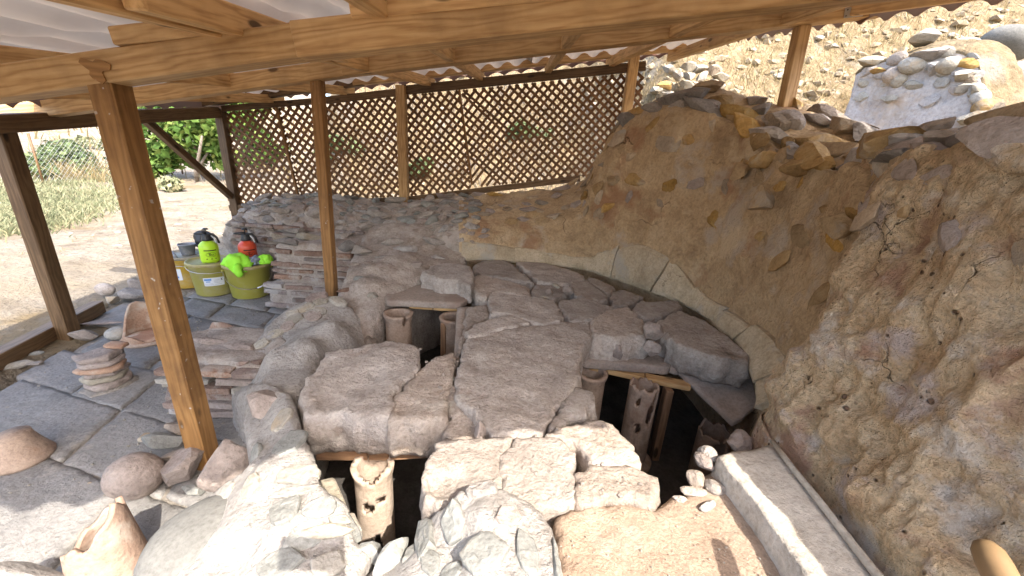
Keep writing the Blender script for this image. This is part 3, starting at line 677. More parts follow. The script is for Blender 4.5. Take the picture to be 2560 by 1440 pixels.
for px, py, s, wp, hp, mt, ix, sp in ((2360, 352, 17.3, 130, 50, 'stone', 2, .1), (2470, 350, 18.0, 150, 46, 'stone', 6, .05), (2500, 385, 18.3, 150, 50, 'ochre_stone', 4, .1), (2430, 415, 17.8, 130, 56, 'stone', 8, .05), (2510, 450, 18.2, 120, 60, 'stone', 1, .2), (2300, 505, 16.8, 90, 44, 'pink_stone', 9, 0), (2250, 345, 16.5, 90, 40, 'stone', 3, .1), (2210, 440, 16.3, 70, 60, 'ochre_stone', 7, .4)):
    wall_stone(px, py, U(s), .72, wp, hp, M[mt], side, ix, sp, 'stone', .5)
# limestone course along the foot of the apse wall
def ledge(u0_, u1_, lowv, hiv, out, seed):
    R = random.Random(seed); k = int(round((u1_ - u0_) / .82)); cuts = [u0_ + (u1_ - u0_) * (i + R.uniform(-.12, .12) * (0 < i < k)) / k for i in range(k + 1)]
    base = resample(np.array([s[2] for s in ST]), 800); hi = resample(np.array([s[3] for s in ST]), 800)
    for a, b in zip(cuts[:-1], cuts[1:]):
        nsg = 5; V = []; Fs = []; top = R.uniform(.88, 1.1); dep = R.uniform(.7, 1.25)
        for i in range(nsg + 1):
            s = a + .006 + (b - a - .012) * i / nsg; j = min(799, int(s / (NS - 1) * 799)); B, H = base[j], hi[j]
            t = base[min(j + 4, 799)] - base[max(j - 4, 0)]; n = np.array([t[1], -t[0], 0]); n /= np.linalg.norm(n) + 1e-9
            T = B + (H - B) * top; wob = .004 * noise(np.array([s * 5, 0, seed]), 2)
            for q, o in ((B, out * dep), (B * .85 + T * .15, out * dep + .006), (B * .45 + T * .55, out * dep + .003 + wob), (B * .08 + T * .92, out * dep * .9), (T, out * dep * .55), (T, -.05), (B, -.05)): V.append(q + n * (o + .006 * noise(q * 22, seed)) + np.array([0, 0, .004 * noise(q * 30 + 5, seed)]))
        for i in range(nsg):
            for j in range(7): Fs.append((i*7+j, (i+1)*7+j, (i+1)*7+(j+1) % 7, i*7+(j+1) % 7))
        Fs.append(tuple(range(7))); Fs.append(tuple(nsg*7+j for j in range(7))[::-1])
        mk('ledge_block', V, Fs, M['ledge'], apse, False)
ledge(6.05, 15.95, 0, 1, .028, 5)

# left wing of the apse wall: plastered rubble sloping down to the pit
wing_o = pxo([(925, 862, .22), (938, 810, .31), (965, 752, .38), (1010, 715, .42), (1060, 690, .45), (1120, 660, .47), (1165, 640, .49)]) + [np.array([-.45, 3.25, .66]), np.array([-.85, 3.22, .66]), np.array([-1.22, 3.2, .62])] + pxo([(880, 640, .47), (862, 690, .44), (845, 730, .40), (880, 790, .33)])
wing = plate('apse_wing', wing_o, -.13, M['rubble_mortar'], .022, .016, [Zp(1000, 640, .53), Zp(920, 700, .46), Zp(950, 660, .5)], .04, .02, .015, seed=31)
tag(wing, 'sloping mortared end of the apse wall beside the grey clay tube', 'wall')
for px, py, z, a, b, mt, ix, ro in ((872, 722, .41, 60, 34, 'brick', 1, .5), (905, 695, .45, 50, 26, 'green_stone', 2, .4), (960, 640, .5, 70, 34, 'stone', 3, .2), (1020, 620, .54, 80, 30, 'stone', 4, 0), (925, 655, .48, 46, 30, 'pink_stone', 5, .3), (1080, 600, .58, 70, 30, 'stone', 6, 0), (1090, 640, .5, 50, 26, 'stone', 7, .1), (980, 600, .57, 60, 26, 'stone', 8, .2), (1040, 660, .5, 40, 24, 'pink_stone', 9, 0), (900, 620, .53, 60, 30, 'stone', 0, .3), (930, 735, .41, 36, 26, 'pale_stone', 2, 1), (1000, 580, .6, 54, 22, 'stone', 10, 0), (880, 660, .46, 40, 24, 'stone', 11, .2)):
    rock_at('stone', px, py, z, a, b, M[mt], wing, ro, ROCK, ix, None, .35)

# brick and stone pier behind the buckets
pier = tag(empty('brick_pier', (-1.65, 2.95, 0)), 'stepped pier of old brick and stone to the right of the yellow buckets', 'wall')
plate('mortar_core', [(-1.80, 2.82, .50), (-1.5, 2.80, .52), (-1.22, 2.80, .5), (-1.15, 3.25, .55), (-1.6, 3.3, .55), (-1.80, 3.25, .52)], -.03, M['rubble_mortar'], .03, .012, (), .03, .015, .012, pier, seed=33)
plate('mortar_core', [(-1.87, 2.78, .21), (-1.6, 2.755, .21), (-1.2, 2.76, .21), (-1.2, 2.95, .2), (-1.87, 2.95, .2)], -.03, M['rubble_mortar'], .03, .008, (), .02, .012, .01, pier, seed=34)
bricks(pier, (-1.82, 2.812), (-1.2, 2.79), .235, .49, (0, -1), .05, .032, seed=5, skip=.15)
bricks(pier, (-1.89, 2.775), (-1.2, 2.745), .015, .21, (0, -1), .05, .034, seed=6, skip=.25)
bricks(pier, (-1.81, 3.2), (-1.81, 2.84), .235, .49, (-1, 0), .05, .032, seed=7, skip=.1)
for px, py, z, a, b, mt, ix, ro in ((720, 600, .53, 80, 34, 'stone', 1, .1), (770, 590, .54, 70, 34, 'pale_stone', 2, .3), (850, 585, .55, 70, 40, 'stone', 3, .1), (740, 575, .55, 70, 24, 'stone', 4, 0), (690, 590, .52, 40, 30, 'pale_stone', 6, 0), (870, 610, .53, 50, 40, 'stone', 8, 0), (700, 720, .1, 50, 26, 'stone', 5, 0), (700, 760, .02, 60, 26, 'stone', 7, 0)):
    rock_at('stone', px, py, z, a, b, M[mt], pier, ro, ROCK, ix, None, .3)
bricks(rubble, (-2.45, 3.285), (-1.25, 3.17), .36, .56, (-.08, -1), .055, .034, seed=8, skip=.12)

# low brick stub on the pavement, between the leaning post and the white mortar mound
stub = tag(empty('brick_stub', (-1.2, 1.7, 0)), 'low stub of thin brick courses with a flat tiled top behind the leaning post', 'wall')
so_ = pxo([(425, 905), (470, 893), (560, 905), (650, 915), (700, 860), (680, 818), (560, 812), (480, 828), (430, 850)], .26)
plate('mortar_core', so_, -.03, M['rubble_mortar'], .02, .008, (), .015, .012, .01, stub, seed=41)
A_, B_ = Zp(415, 910, .25), Zp(660, 920, .25); dd = (B_ - A_)[:2]; nn = np.array([dd[1], -dd[0]]) / np.linalg.norm(dd)
bricks(stub, A_[:2] + nn * .012, B_[:2] + nn * .012, .01, .245, nn, .042, .028, (.12, .24), .06, ('brick', 'brick', 'pale_stone', 'pink_stone'), 12, .014, .1)
C_ = Zp(432, 850, .25)
bricks(stub, C_[:2], A_[:2], .01, .245, (-1, -.1), .042, .028, (.1, .2), .05, ('brick', 'pink_stone', 'pale_stone'), 13, .014, .15)
for px, py, a, b, mt, ix in ((545, 818, 60, 18, 'brick', 0), (600, 862, 110, 46, 'pink_stone', 1), (520, 850, 90, 36, 'pink_stone', 2), (600, 905, 50, 16, 'brick', 3), (645, 905, 40, 16, 'brick', 4)):
    rock_at('tile', px, py, .268, a, b, M[mt], stub, .1, ROCK, ix, .016, .2)

# white mortar mound and the wall running from it to the front
mound = tag(empty('mortar_mound', (-.9, 1.7, 0)), 'whitish rounded mortar mound studded with tile chips beside the pit', 'wall')
mo = pxo([(578, 985, .14), (592, 930, .2), (620, 870, .26), (660, 815, .31), (700, 778, .35), (745, 752, .385), (800, 737, .41), (850, 738, .41), (885, 770, .37), (915, 815, .28), (945, 858, .2), (915, 885, .24), (880, 880, .28), (838, 905, .31), (800, 915, .36), (772, 960, .375), (735, 988, .38), (660, 975, .36), (612, 975, .3)])
MB_ = plate('mortar_core', mo, -.13, M['white_mortar'], .013, .008, [Zp(830, 800, .43), Zp(760, 850, .42), Zp(700, 880, .385), Zp(860, 840, .35), Zp(680, 940, .37)], .05, .012, .01, mound, seed=44)
TR = bvh(MB_)
for px, py, z, a, b, mt, ix, ro, hz in ((690, 835, .36, 44, 20, 'pale_stone', 1, .5, .012), (735, 800, .40, 50, 26, 'pale_stone', 2, .2, .012), (765, 770, .41, 46, 20, 'pale_stone', 3, .4, .012), (800, 755, .42, 40, 16, 'pale_stone', 4, .3, .012), (845, 755, .42, 54, 22, 'pale_stone', 5, -.4, .014), (800, 778, .425, 40, 20, 'pale_stone', 6, -.2, .012), (785, 790, .425, 46, 28, 'pink_stone', 7, -.2, .01), (732, 785, .395, 36, 18, 'pale_stone', 8, .3, .012), (710, 770, .37, 34, 16, 'pale_stone', 0, .5, .012), (720, 815, .40, 40, 26, 'pink_stone', 9, .2, .012),
                                      (675, 838, .345, 40, 22, 'stone', 10, .3, .012), (690, 870, .38, 60, 34, 'stone', 1, .3, .012), (640, 900, .33, 64, 34, 'stone', 2, .2, .014), (655, 860, .335, 40, 22, 'pale_stone', 3, .3, .012), (790, 745, .415, 60, 16, 'brick', 4, .5, .02), (925, 858, .23, 40, 26, 'stone', 5, .5, .03)):
    set_in('tile_chip', TR, px, py, a, b, M[mt], mound, ro, ix, hz * .9)
curb = tag(empty('masonry_curb', (-.6, .9, .2)), 'sunlit white mortar wall with grey stones bounding the front left of the floor', 'wall')
co = pxo([(608, 1010, .36), (622, 955, .38), (690, 960, .40), (728, 985, .42), (742, 1030, .43), (762, 1085, .44), (785, 1150, .45), (806, 1208, .455), (838, 1232, .45), (862, 1260, .44), (868, 1300, .43), (890, 1345, .40), (930, 1380, .38), (900, 1450, .38), (890, 1640, .38), (400, 1640, .34), (440, 1400, .335), (520, 1235, .33), (560, 1205, .34), (600, 1180, .37), (640, 1130, .40), (612, 1075, .36)])
MB_ = plate('mortar_core', co, -.13, M['white_mortar'], .012, .005, [Zp(700, 1150, .445), Zp(720, 1280, .43), Zp(640, 1300, .405), Zp(780, 1400, .415), Zp(560, 1420, .36)], .018, .012, .008, curb, seed=46)
rock_at('stone', 668, 1000, .395, 120, 110, M['pink_stone'], curb, .1, ROCK, 2, .05, .3)
TR = bvh(MB_)
for px, py, z, a, b, mt, ix, ro, hz in ((722, 1108, .437, 86, 50, 'green_stone', 4, .1, .014), (705, 1050, .425, 60, 40, 'pale_stone', 5, .3, .012), (640, 1140, .40, 36, 40, 'green_stone', 6, .2, .012), (748, 1185, .452, 118, 44, 'pale_stone', 7, .05, .012), (712, 1276, .428, 80, 56, 'green_stone', 8, .3, .013), (800, 1268, .436, 100, 50, 'green_stone', 9, .1, .013), (735, 1230, .44, 150, 20, 'pale_stone', 10, .05, .012), (820, 1330, .41, 130, 40, 'pale_stone', 11, .1, .014), (760, 1350, .41, 110, 50, 'green_stone', 0, .2, .012), (700, 1410, .40, 130, 60, 'green_stone', 1, .1, .012), (850, 1300, .43, 60, 24, 'pale_stone', 3, 0, .012), (820, 1410, .40, 90, 60, 'pale_stone', 3, .2, .012), (628, 1215, .36, 50, 40, 'pale_stone', 2, .3, .012), (562, 1232, .28, 60, 30, 'pale_stone', 6, .1, .012)):
    set_in('stone', TR, px, py, a, b, M[mt], curb, ro, ix, hz * .55)
ca, cb = Zp(800, 1205, .4), Zp(872, 1330, .4); dd = (cb - ca)[:2]; nn = np.array([-dd[1], dd[0]]) / np.linalg.norm(dd); nn = nn if nn[0] > 0 else -nn
bricks(curb, ca[:2] + nn * .012, cb[:2] + nn * .012, .02, .40, nn, .035, .026, (.06, .12), .03, ('green_stone', 'pale_stone'), 17, .008, .05, 'stone')

# foreground mortar mass with grey stones
fore = tag(empty('foreground_masonry', (0, .5, .2)), 'sunlit chunk of white mortar with grey stones set in it, front centre', 'wall')
fo_ = pxo([(1150, 1212, .50), (1195, 1200, .505), (1260, 1212, .505), (1320, 1240, .505), (1358, 1262, .50), (1378, 1300, .495), (1392, 1370, .495), (1408, 1450, .495), (1420, 1640, .49), (905, 1640, .44), (890, 1460, .40), (945, 1400, .37), (1000, 1365, .37), (1040, 1340, .38), (1070, 1290, .42), (1090, 1270, .45), (1128, 1252, .48)])
MB_ = plate('mortar_core', fo_, -.13, M['white_mortar'], .010, .007, [Zp(1230, 1270, .515), Zp(1250, 1400, .50), Zp(1100, 1400, .44)], .022, .014, .010, fore, seed=48)
TR = bvh(MB_)
for px, py, z, a, b, mt, ix, ro, hz in ((1212, 1385, .503, 130, 100, 'green_stone', 1, .1, .02), (1272, 1290, .512, 74, 46, 'pink_stone', 2, .1, .014), (1135, 1305, .47, 70, 84, 'green_stone', 3, .3, .03), (1062, 1345, .41, 60, 70, 'green_stone', 4, .3, .03), (1318, 1385, .503, 62, 110, 'green_stone', 5, .2, .02), (1075, 1405, .44, 56, 60, 'green_stone', 6, .2, .014), (1130, 1432, .46, 66, 40, 'green_stone', 7, 0, .015), (1360, 1255, .505, 32, 30, 'green_stone', 8, .2, .03), (1205, 1225, .508, 90, 30, 'white_mortar', 9, .1, .03), (1388, 1400, .49, 16, 90, 'green_stone', 0, 0, .02)):
    set_in('stone', TR, px, py, a, b, M[mt], fore, ro, ix, hz * .4)
for px, py, z, a, b, ro, ix in ((985, 1385, .40, 60, 130, -.55, 2), (1035, 1375, .41, 44, 110, -.5, 3), (925, 1370, .38, 70, 50, -.3, 5)):
    rock_at('stone', px, py, z, a, b, M['green_stone'], fore, ro, ROCK, ix, .035, .2)

# trodden earth floor and the limestone kerb at the foot of the right wall
fl = pxo([(1388, 1292), (1440, 1262), (1560, 1252), (1640, 1262), (1680, 1245), (1712, 1238), (1735, 1205), (1760, 1190), (1800, 1165), (1850, 1200), (1890, 1290), (1985, 1450), (2060, 1640), (1425, 1640), (1408, 1440)], .437)
floor_ = plate('earth_floor', fl, -.13, M['dirt'], .012, .005, (), .02, .02, .014, None, 14, seed=51); tag(floor_, kind='structure')
kerb = tag(empty('limestone_kerb', (.65, .7, .4)), 'pale grey limestone kerb at the foot of the right wall', 'kerb')
k1 = pxo([(1793, 1140, .50), (1832, 1126, .505), (1900, 1118, .51), (1938, 1108, .515), (2040, 1240, .52), (2130, 1355, .52), (2215, 1460, .52), (2330, 1640, .52), (2140, 1640, .50), (2018, 1440, .50), (1900, 1270, .50)])
plate('kerb_stone', k1, .2, M['limestone'], .012, .004, (), .005, .005, .005, kerb, seed=53)
k2 = pxo([(1790, 1150, .452), (1900, 1275, .452), (2018, 1445, .452), (2140, 1640, .452), (2095, 1640, .452), (1985, 1450, .452), (1885, 1300, .452)])
plate('kerb_stone', k2, .2, M['limestone'], .014, .004, (), .01, .006, .004, kerb, seed=54)
tube('fillet', [Zp(1932, 1104, .53), Zp(1985, 1175, .53), Zp(2042, 1245, .53), Zp(2120, 1345, .53), Zp(2212, 1462, .53), Zp(2330, 1640, .53)], [.007, .007, .008, .008, .009, .010], M['limestone'], kerb, 8)
rr = random.Random(71)
RUB = [((1742, 1190, .45, 60, 50), 'slab'), ((1760, 1150, .47, 56, 44), 'pink_stone'), ((1735, 1225, .45, 70, 30), 'slab'), ((1790, 1215, .45, 60, 40), 'slab'), ((1770, 1130, .48, 50, 44), 'slab'), ((1700, 1245, .44, 40, 24), 'slab'), ((1850, 1100, .44, 90, 60), 'pink_stone'), ((1770, 1262, .445, 60, 24), 'slab')]
for q, ((a, mt)) in enumerate(RUB):
    o = rock_at('rubble_stone', *a, M[mt], None, rr.uniform(0, 3), LUMP, q, None, .3)
    tag(o, ['crumbly pale lump at the right lip of the pit', 'pinkish stone between pit lip and kerb end', 'flat pale stone on the right pit lip', 'pale crumbled stone against the kerb side', 'rounded pale stone at the kerb end', 'small pale stone on the earth floor edge', 'broken pinkish block in the right corner of the pit, below the tilted tile', 'low flat pale stone sunk in the earth floor'][q], 'stone', 'loose stones at the pit lip')

# ------------------------------------------------------------------ the broken suspended floor: every slab a thing
GS = 'broken mortar slabs of the raised floor'
def slab(label, px, z=.44, th=.13, sp=.014, amp=.006, er=.022, seed=0, mat='slab', ctrl=(), side=.014, under=.01, jag=.009, nm='floor_slab', cat='slab', group=GS, ridge=0.0):
    o = plate(nm, pxo(px, z), (lambda zt: zt - th) if isinstance(th, float) else th[0], M[mat], sp, amp, [Zp(*c) for c in ctrl], er * .26, side, jag * 1.7, None, 9.0, 7, seed, under, ridge, .0025 if nm == 'floor_slab' else 0)
    return tag(o, label, cat, group)
slab('large front left slab with a chipped thick front edge', [(805, 907), (817, 880), (850, 872), (900, 868), (940, 858), (985, 850), (1018, 862), (1045, 868), (1050, 915), (1022, 942), (984, 982), (972, 1040), (900, 1034), (820, 1030), (766, 1035), (752, 985), (772, 945)], .445, .145, .010, .008, .03, 61, ctrl=[(900, 960, .425), (960, 880, .455), (850, 1000, .43)])
slab('narrow slab wedged between the large front left slab and the dark gap', [(1054, 922), (1085, 898), (1128, 880), (1137, 892), (1126, 940), (1112, 985), (1116, 1040), (1050, 1048), (976, 1050), (976, 1035), (988, 987), (1024, 947)], .44, .135, .010, .007, .025, 62, ctrl=[(1000, 1030, .43)])
slab('thin sliver standing in the crack left of the biggest slab', [(1120, 962), (1140, 960), (1150, 985), (1146, 1028), (1130, 1040), (1116, 1008)], .425, .12, .009, .005, .02, 63)
slab('biggest flat slab in the middle of the floor', [(1168, 847), (1230, 830), (1290, 817), (1360, 812), (1400, 808), (1470, 834), (1474, 850), (1452, 872), (1445, 930), (1440, 962), (1402, 1000), (1382, 1040), (1360, 1083), (1300, 1090), (1235, 1083), (1204, 1050), (1164, 1013), (1142, 990), (1140, 945), (1153, 885)], .445, .14, .0105, .0085, .022, 64, ctrl=[(1300, 950, .44), (1200, 880, .45)])
slab('small slab at the left lip of the dark right opening', [(1443, 970), (1482, 978), (1479, 1000), (1462, 1034), (1425, 1040), (1375, 1078), (1372, 1072), (1404, 1008)], .44, .12, .010, .006, .02, 65)
slab('crumbled pinkish slab piece below the sliver at the shade line', [(1128, 1046), (1160, 1024), (1198, 1058), (1228, 1086), (1180, 1092), (1125, 1092)], .41, .11, .010, .010, .02, 66, side=.02)
slab('sunlit slab at the front, its left edge over the pit with the clay tube', [(1085, 1103), (1115, 1094), (1200, 1093), (1280, 1088), (1274, 1110), (1248, 1141), (1250, 1205), (1246, 1262), (1180, 1292), (1100, 1264), (1067, 1246), (1057, 1208), (1066, 1158)], .445, .13, .0095, .007, .03, 67, ctrl=[(1090, 1230, .42)])
slab('sunlit middle front slab behind the stone studded mortar', [(1292, 1098), (1375, 1092), (1400, 1100), (1436, 1134), (1440, 1165), (1426, 1174), (1436, 1204), (1441, 1250), (1380, 1258), (1256, 1262), (1257, 1205), (1255, 1145)], .445, .13, .0095, .006, .02, 68)
slab('sunlit slab half crossed by the roof shadow, at the right opening', [(1368, 1084), (1440, 1058), (1500, 1050), (1532, 1064), (1562, 1100), (1590, 1140), (1592, 1160), (1482, 1156), (1470, 1128), (1452, 1108), (1404, 1090)], .448, .12, .0095, .008, .025, 69)
slab('sunlit rounded slab jutting furthest right at the front', [(1434, 1176), (1476, 1162), (1590, 1166), (1638, 1194), (1644, 1222), (1630, 1256), (1560, 1240), (1448, 1250), (1443, 1205)], .452, .12, .0095, .007, .03, 70)
slab('narrow slab strip along the left top of the biggest slab', [(1163, 832), (1200, 806), (1250, 790), (1275, 788), (1328, 806), (1288, 814), (1230, 827), (1172, 843)], .455, .12, .011, .007, .02, 71)
slab('flat strip slab along the right top of the biggest slab', [(1366, 808), (1468, 800), (1478, 835), (1474, 846), (1402, 805)], .447, .12, .011, .005, .015, 72)
slab('five sided slab left of centre with a pale chipped front', [(1221, 740), (1230, 729), (1285, 737), (1340, 742), (1386, 752), (1397, 773), (1410, 794), (1389, 802), (1357, 808), (1297, 793), (1274, 785), (1228, 783), (1223, 757)], .455, .13, .011, .007, .022, 73)
slab('slab at the back by the left gap under the ledge', [(1184, 663), (1206, 651), (1240, 649), (1269, 651), (1298, 675), (1334, 704), (1280, 699), (1196, 684), (1186, 678)], .46, .13, .014, .009, .03, 74)
slab('slab in front of the back left slab with a rounded left side', [(1187, 690), (1200, 686), (1280, 702), (1322, 720), (1326, 738), (1290, 735), (1232, 726), (1217, 742), (1195, 738), (1186, 718)], .452, .13, .012, .010, .03, 75)
slab('long slab at the back close under the limestone ledge', [(1294, 656), (1330, 655), (1367, 659), (1410, 670), (1462, 687), (1459, 699), (1419, 709), (1342, 705), (1324, 686)], .458, .12, .014, .008, .022, 76)
slab('low rubbly slab with small stones lying on it', [(1340, 712), (1420, 714), (1424, 730), (1400, 745), (1385, 750), (1335, 740), (1330, 722)], .44, .11, .013, .010, .02, 77)
slab('slab sloping right beside the loose lump', [(1432, 706), (1465, 699), (1490, 716), (1519, 738), (1520, 750), (1505, 752), (1440, 737), (1426, 728)], .452, .12, .013, .008, .025, 78)
slab('small far slab by the dark gap under the ledge', [(1472, 692), (1490, 696), (1532, 716), (1532, 727), (1521, 733), (1492, 713), (1470, 699)], .455, .1, .013, .006, .02, 79)
slab('cracked slab right of centre in two joined pieces', [(1400, 750), (1460, 744), (1528, 766), (1518, 779), (1488, 795), (1422, 803), (1414, 790), (1400, 772)], .452, .12, .011, .007, .02, 80)
slab('small darker slab near the back right gap', [(1532, 729), (1560, 726), (1606, 742), (1570, 764), (1527, 764), (1527, 746)], .445, .11, .012, .006, .02, 81)
slab('slab at the back right with a pointed right end', [(1582, 771), (1602, 752), (1660, 752), (1698, 754), (1704, 765), (1668, 785), (1640, 794), (1611, 795)], .455, .12, .011, .007, .025, 82)
slab('thick slab with crumbly front above the grey tile', [(1480, 802), (1502, 786), (1536, 769), (1570, 770), (1604, 797), (1607, 836), (1560, 838), (1486, 838), (1480, 820)], .455, .14, .010, .008, .03, 83, side=.022, under=-.02)
slab('large thick slab at the right along the curved wall', [(1647, 802), (1700, 778), (1760, 802), (1820, 842), (1866, 882), (1868, 902), (1800, 893), (1692, 860), (1657, 830)], .47, .13, .010, .008, .028, 84, ctrl=[(1850, 893, .45)], side=.018)
slab('thick wedge of a slab lying on the left grey tile', [(1057, 680), (1085, 662), (1130, 656), (1174, 666), (1181, 690), (1177, 712), (1140, 698), (1090, 694)], .49, .115, .012, .011, .035, 85, side=.02)
slab('low brown slab piece beside the upright board', [(1174, 768), (1214, 762), (1222, 790), (1166, 830), (1150, 880), (1142, 905)], .425, .11, .011, .009, .025, 86)
GT = 'flat square clay tiles under the slabs'
slab('grey triangular tile bridging the two clay tubes at the left', [(963, 740), (985, 722), (1050, 699), (1105, 704), (1175, 744), (1150, 760), (1060, 755), (968, 752)], .395, .032, .03, .0015, .006, 91, 'grey_tile', side=.002, under=0, jag=.003, nm='floor_tile', cat='tile', group=GT)
slab('grey tile below the crumbly slab, laid on wooden bearers', [(1453, 886), (1472, 862), (1560, 868), (1640, 874), (1679, 908), (1671, 919), (1560, 910), (1456, 903)], .345, .036, .03, .0015, .006, 92, 'grey_tile', side=.002, under=0, jag=.003, nm='floor_tile', cat='tile', group=GT)
slab('big broken tile tilting down into the right opening', [(1692, 921, .335), (1780, 926, .345), (1884, 932, .35), (1909, 965, .335), (1906, 1004, .315), (1868, 1030, .29), (1858, 1042, .275), (1832, 1053, .26)], None, .022, .02, .0015, .005, 93, 'grey_tile', side=.002, under=0, jag=.004, nm='floor_tile', cat='tile', group=GT)
slab('small tile corner showing between grey tile and tilted tile', [(1682, 906), (1720, 905), (1740, 918), (1690, 922), (1676, 918)], .34, .03, .03, .001, .005, 94, 'grey_tile', side=.002, under=0, jag=.002, nm='floor_tile', cat='tile', group=GT)
t_ = slab('narrow brown board standing left of the biggest slab', [(1143, 768), (1171, 766), (1166, 826), (1150, 880), (1138, 945), (1128, 952), (1136, 880)], .40, .02, .03, .001, .004, 95, 'grey_tile', side=.001, under=0, jag=.002, nm='board', cat='board', group=None)
# loose stones on the slabs
for (a, mt, kd, ix, lab) in (((1632, 826, .50, 46, 60), 'pink_stone', LUMP, 1, 'pinkish lump standing upright between two slabs on the right'), ((1630, 868, .42, 44, 34), 'pink_stone', LUMP, 2, 'small grey stone wedged under the upright pinkish lump'), ((1422, 724, .475, 34, 30), 'pink_stone', LUMP, 3, 'rough round lump on the low rubbly slab'), ((1390, 714, .47, 30, 14), 'pale_stone', ROUND, 1, 'flat oval pebble left of the rough round lump'), ((1372, 728, .465, 30, 26), 'pink_stone', ROCK, 4, 'angular chip on the low rubbly slab, left of the pebble'), ((1360, 742, .45, 26, 10), 'pale_stone', ROCK, 5, 'thin chip at the front of the low rubbly slab'), ((1125, 945, .43, 26, 24), 'pale_stone', LUMP, 4, 'pale lump at the top of the crack beside the sliver'), ((1200, 1080, .43, 40, 30), 'pink_stone', LUMP, 0, 'crumbled lump in the crack near the roof shadow'), ((1540, 878, .385, 40, 26), 'pink_stone', LUMP, 1, 'crumb of mortar on the grey right tile')):
    tag(rock_at('loose_stone', *a, M[mt], None, 1.0 + ix, kd, ix, None if mt != 'pink_stone' or a[3] < 40 else .045, .1), lab, 'stone')

# clay tubes, bearers and props in the pit
def at_px(px, py, z): return tuple(Zp(px, py, z))
def tubething(label, px, py, zt, r, holes=(), jag=.01, rim=.012, seed=0, mat='old_terracotta', foot=False, nm='clay_tube'):
    p = Zp(px, py, zt); root = tag(empty(nm, (p[0], p[1], -.11)), label, 'clay tube', 'clay tubes holding up the floor'); LOCAL.add(root.name)
    shell('tube_wall', r, 0, zt + .11, .011, M[mat], root, 56, 34, holes, rim, .035, jag, seed)
    if foot: lathe('foot_ring', [(r, 0), (r + .028, .004), (r + .03, .03), (r + .012, .045), (r, .05)], M[mat], root, 40)
    return root
tubething('complete grey clay tube with a chipped rim under the triangular tile', 995, 782, .345, .071, ((-.75, .43, .16, .03),), .004, .012, 1)
tubething('grey clay tube half hidden behind the narrow brown board', 1135, 792, .345, .071, (), .004, .012, 2)
tubething('patched broken tube standing in the sunlit front pit', 932, 1160, .262, .058, ((-1.6, .245, .34, .022), (-1.2, .05, .33, .085), (-.85, .27, .3, .012), (-1.3, .375, .55, .03)), .02, .008, 3, 'pale_terracotta')
tubething('broken tube with holes standing in the dark right opening', 1612, 962, .31, .062, ((-1.2, .30, .30, .05), (-1.9, .24, .18, .03), (-.8, .37, .25, .06), (-2.2, .36, .2, .02)), .03, .0, 5, 'old_terracotta', True)
tubething('dim clay tube deep under the biggest slab', 1480, 930, .30, .065, (), .01, .01, 6)
tubething('toppled tube stub at the right corner of the pit', 1790, 1080, .12, .07, ((-1.7, .16, .5, .06),), .05, .0, 7)
def bearer(label, ends, z, hh, wd, mat='wood_shim'):
    root = tag(empty('bearer', tuple(Zp(*ends[0], z))), label, 'timber')
    for (a, b) in zip(ends[:-1], ends[1:]):
        A, B = Zp(*a, z), Zp(*b, z); d = (B - A) / np.linalg.norm(B - A)
        beam('plank', A + d * .002, B - d * .002, wd, hh, M[mat], root, b=.002)
    return root
bearer('row of short planks under the front left slabs', [(797, 1122), (926, 1122), (978, 1122), (1084, 1116)], .271, .042, .06)
bearer('row of orange planks under the grey right tile', [(1440, 906), (1512, 922), (1612, 944), (1726, 966)], .29, .024, .05, 'wood')
bearer('plank under the triangular tile behind the clay tubes', [(1025, 762), (1085, 766), (1146, 770)], .35, .03, .05, 'wood')
pp = Zp(1672, 968, .28); tag(beam('timber_prop', (pp[0], pp[1], -.11), (pp[0], pp[1], .275), .035, .05, M['wood_shim'], None, (0, 1, 0)), 'upright wooden prop beside the holed tube in the right opening', 'timber')
pp = Zp(1112, 800, .33); tag(beam('timber_prop', (pp[0], pp[1] - .03, -.11), (pp[0], pp[1] - .03, .33), .03, .04, M['wood_shim'], None, (0, 1, 0)), 'upright wooden prop beside the half hidden clay tube', 'timber')

# ------------------------------------------------------------------ things lying on the pavement
pr_ = Zp(225, 985, 0); st = tag(empty('tile_stack', tuple(pr_)), 'short stack of broken round tiles standing alone on the dark pavement', 'tile stack')
def disc(name, c, r, z0, z1, mat, parent, seed, ex=1.0, rot=0.0):
    R = random.Random(seed); k = 14; o = []
    for i in range(k):
        a = 2*pi*i/k; q = r * R.uniform(.84, 1.06); x, y = q * ex * cos(a), q * sin(a)
        o.append((c[0] + x * cos(rot) - y * sin(rot), c[1] + x * sin(rot) + y * cos(rot), z1 + R.uniform(-.004, .004)))
    return plate(name, o, z0, M[mat], .014, .003, (), .006, .005, .005, parent, 14, 4, seed)
c0 = (pr_[0], pr_[1] + .085)
for i, (r, a, b, mt, dx, dy) in enumerate(((.105, -.01, .012, 'bedding', .01, 0), (.085, .012, .045, 'pink_stone', .015, 0), (.088, .048, .072, 'pale_stone', 0, 0), (.082, .075, .098, 'pink_stone', .01, .005), (.092, .101, .122, 'terracotta', 0, 0), (.086, .126, .150, 'pink_stone', -.005, .01))):
    disc('tile', (c0[0] + dx, c0[1] + dy), r, a, b, mt, st, 120 + i)
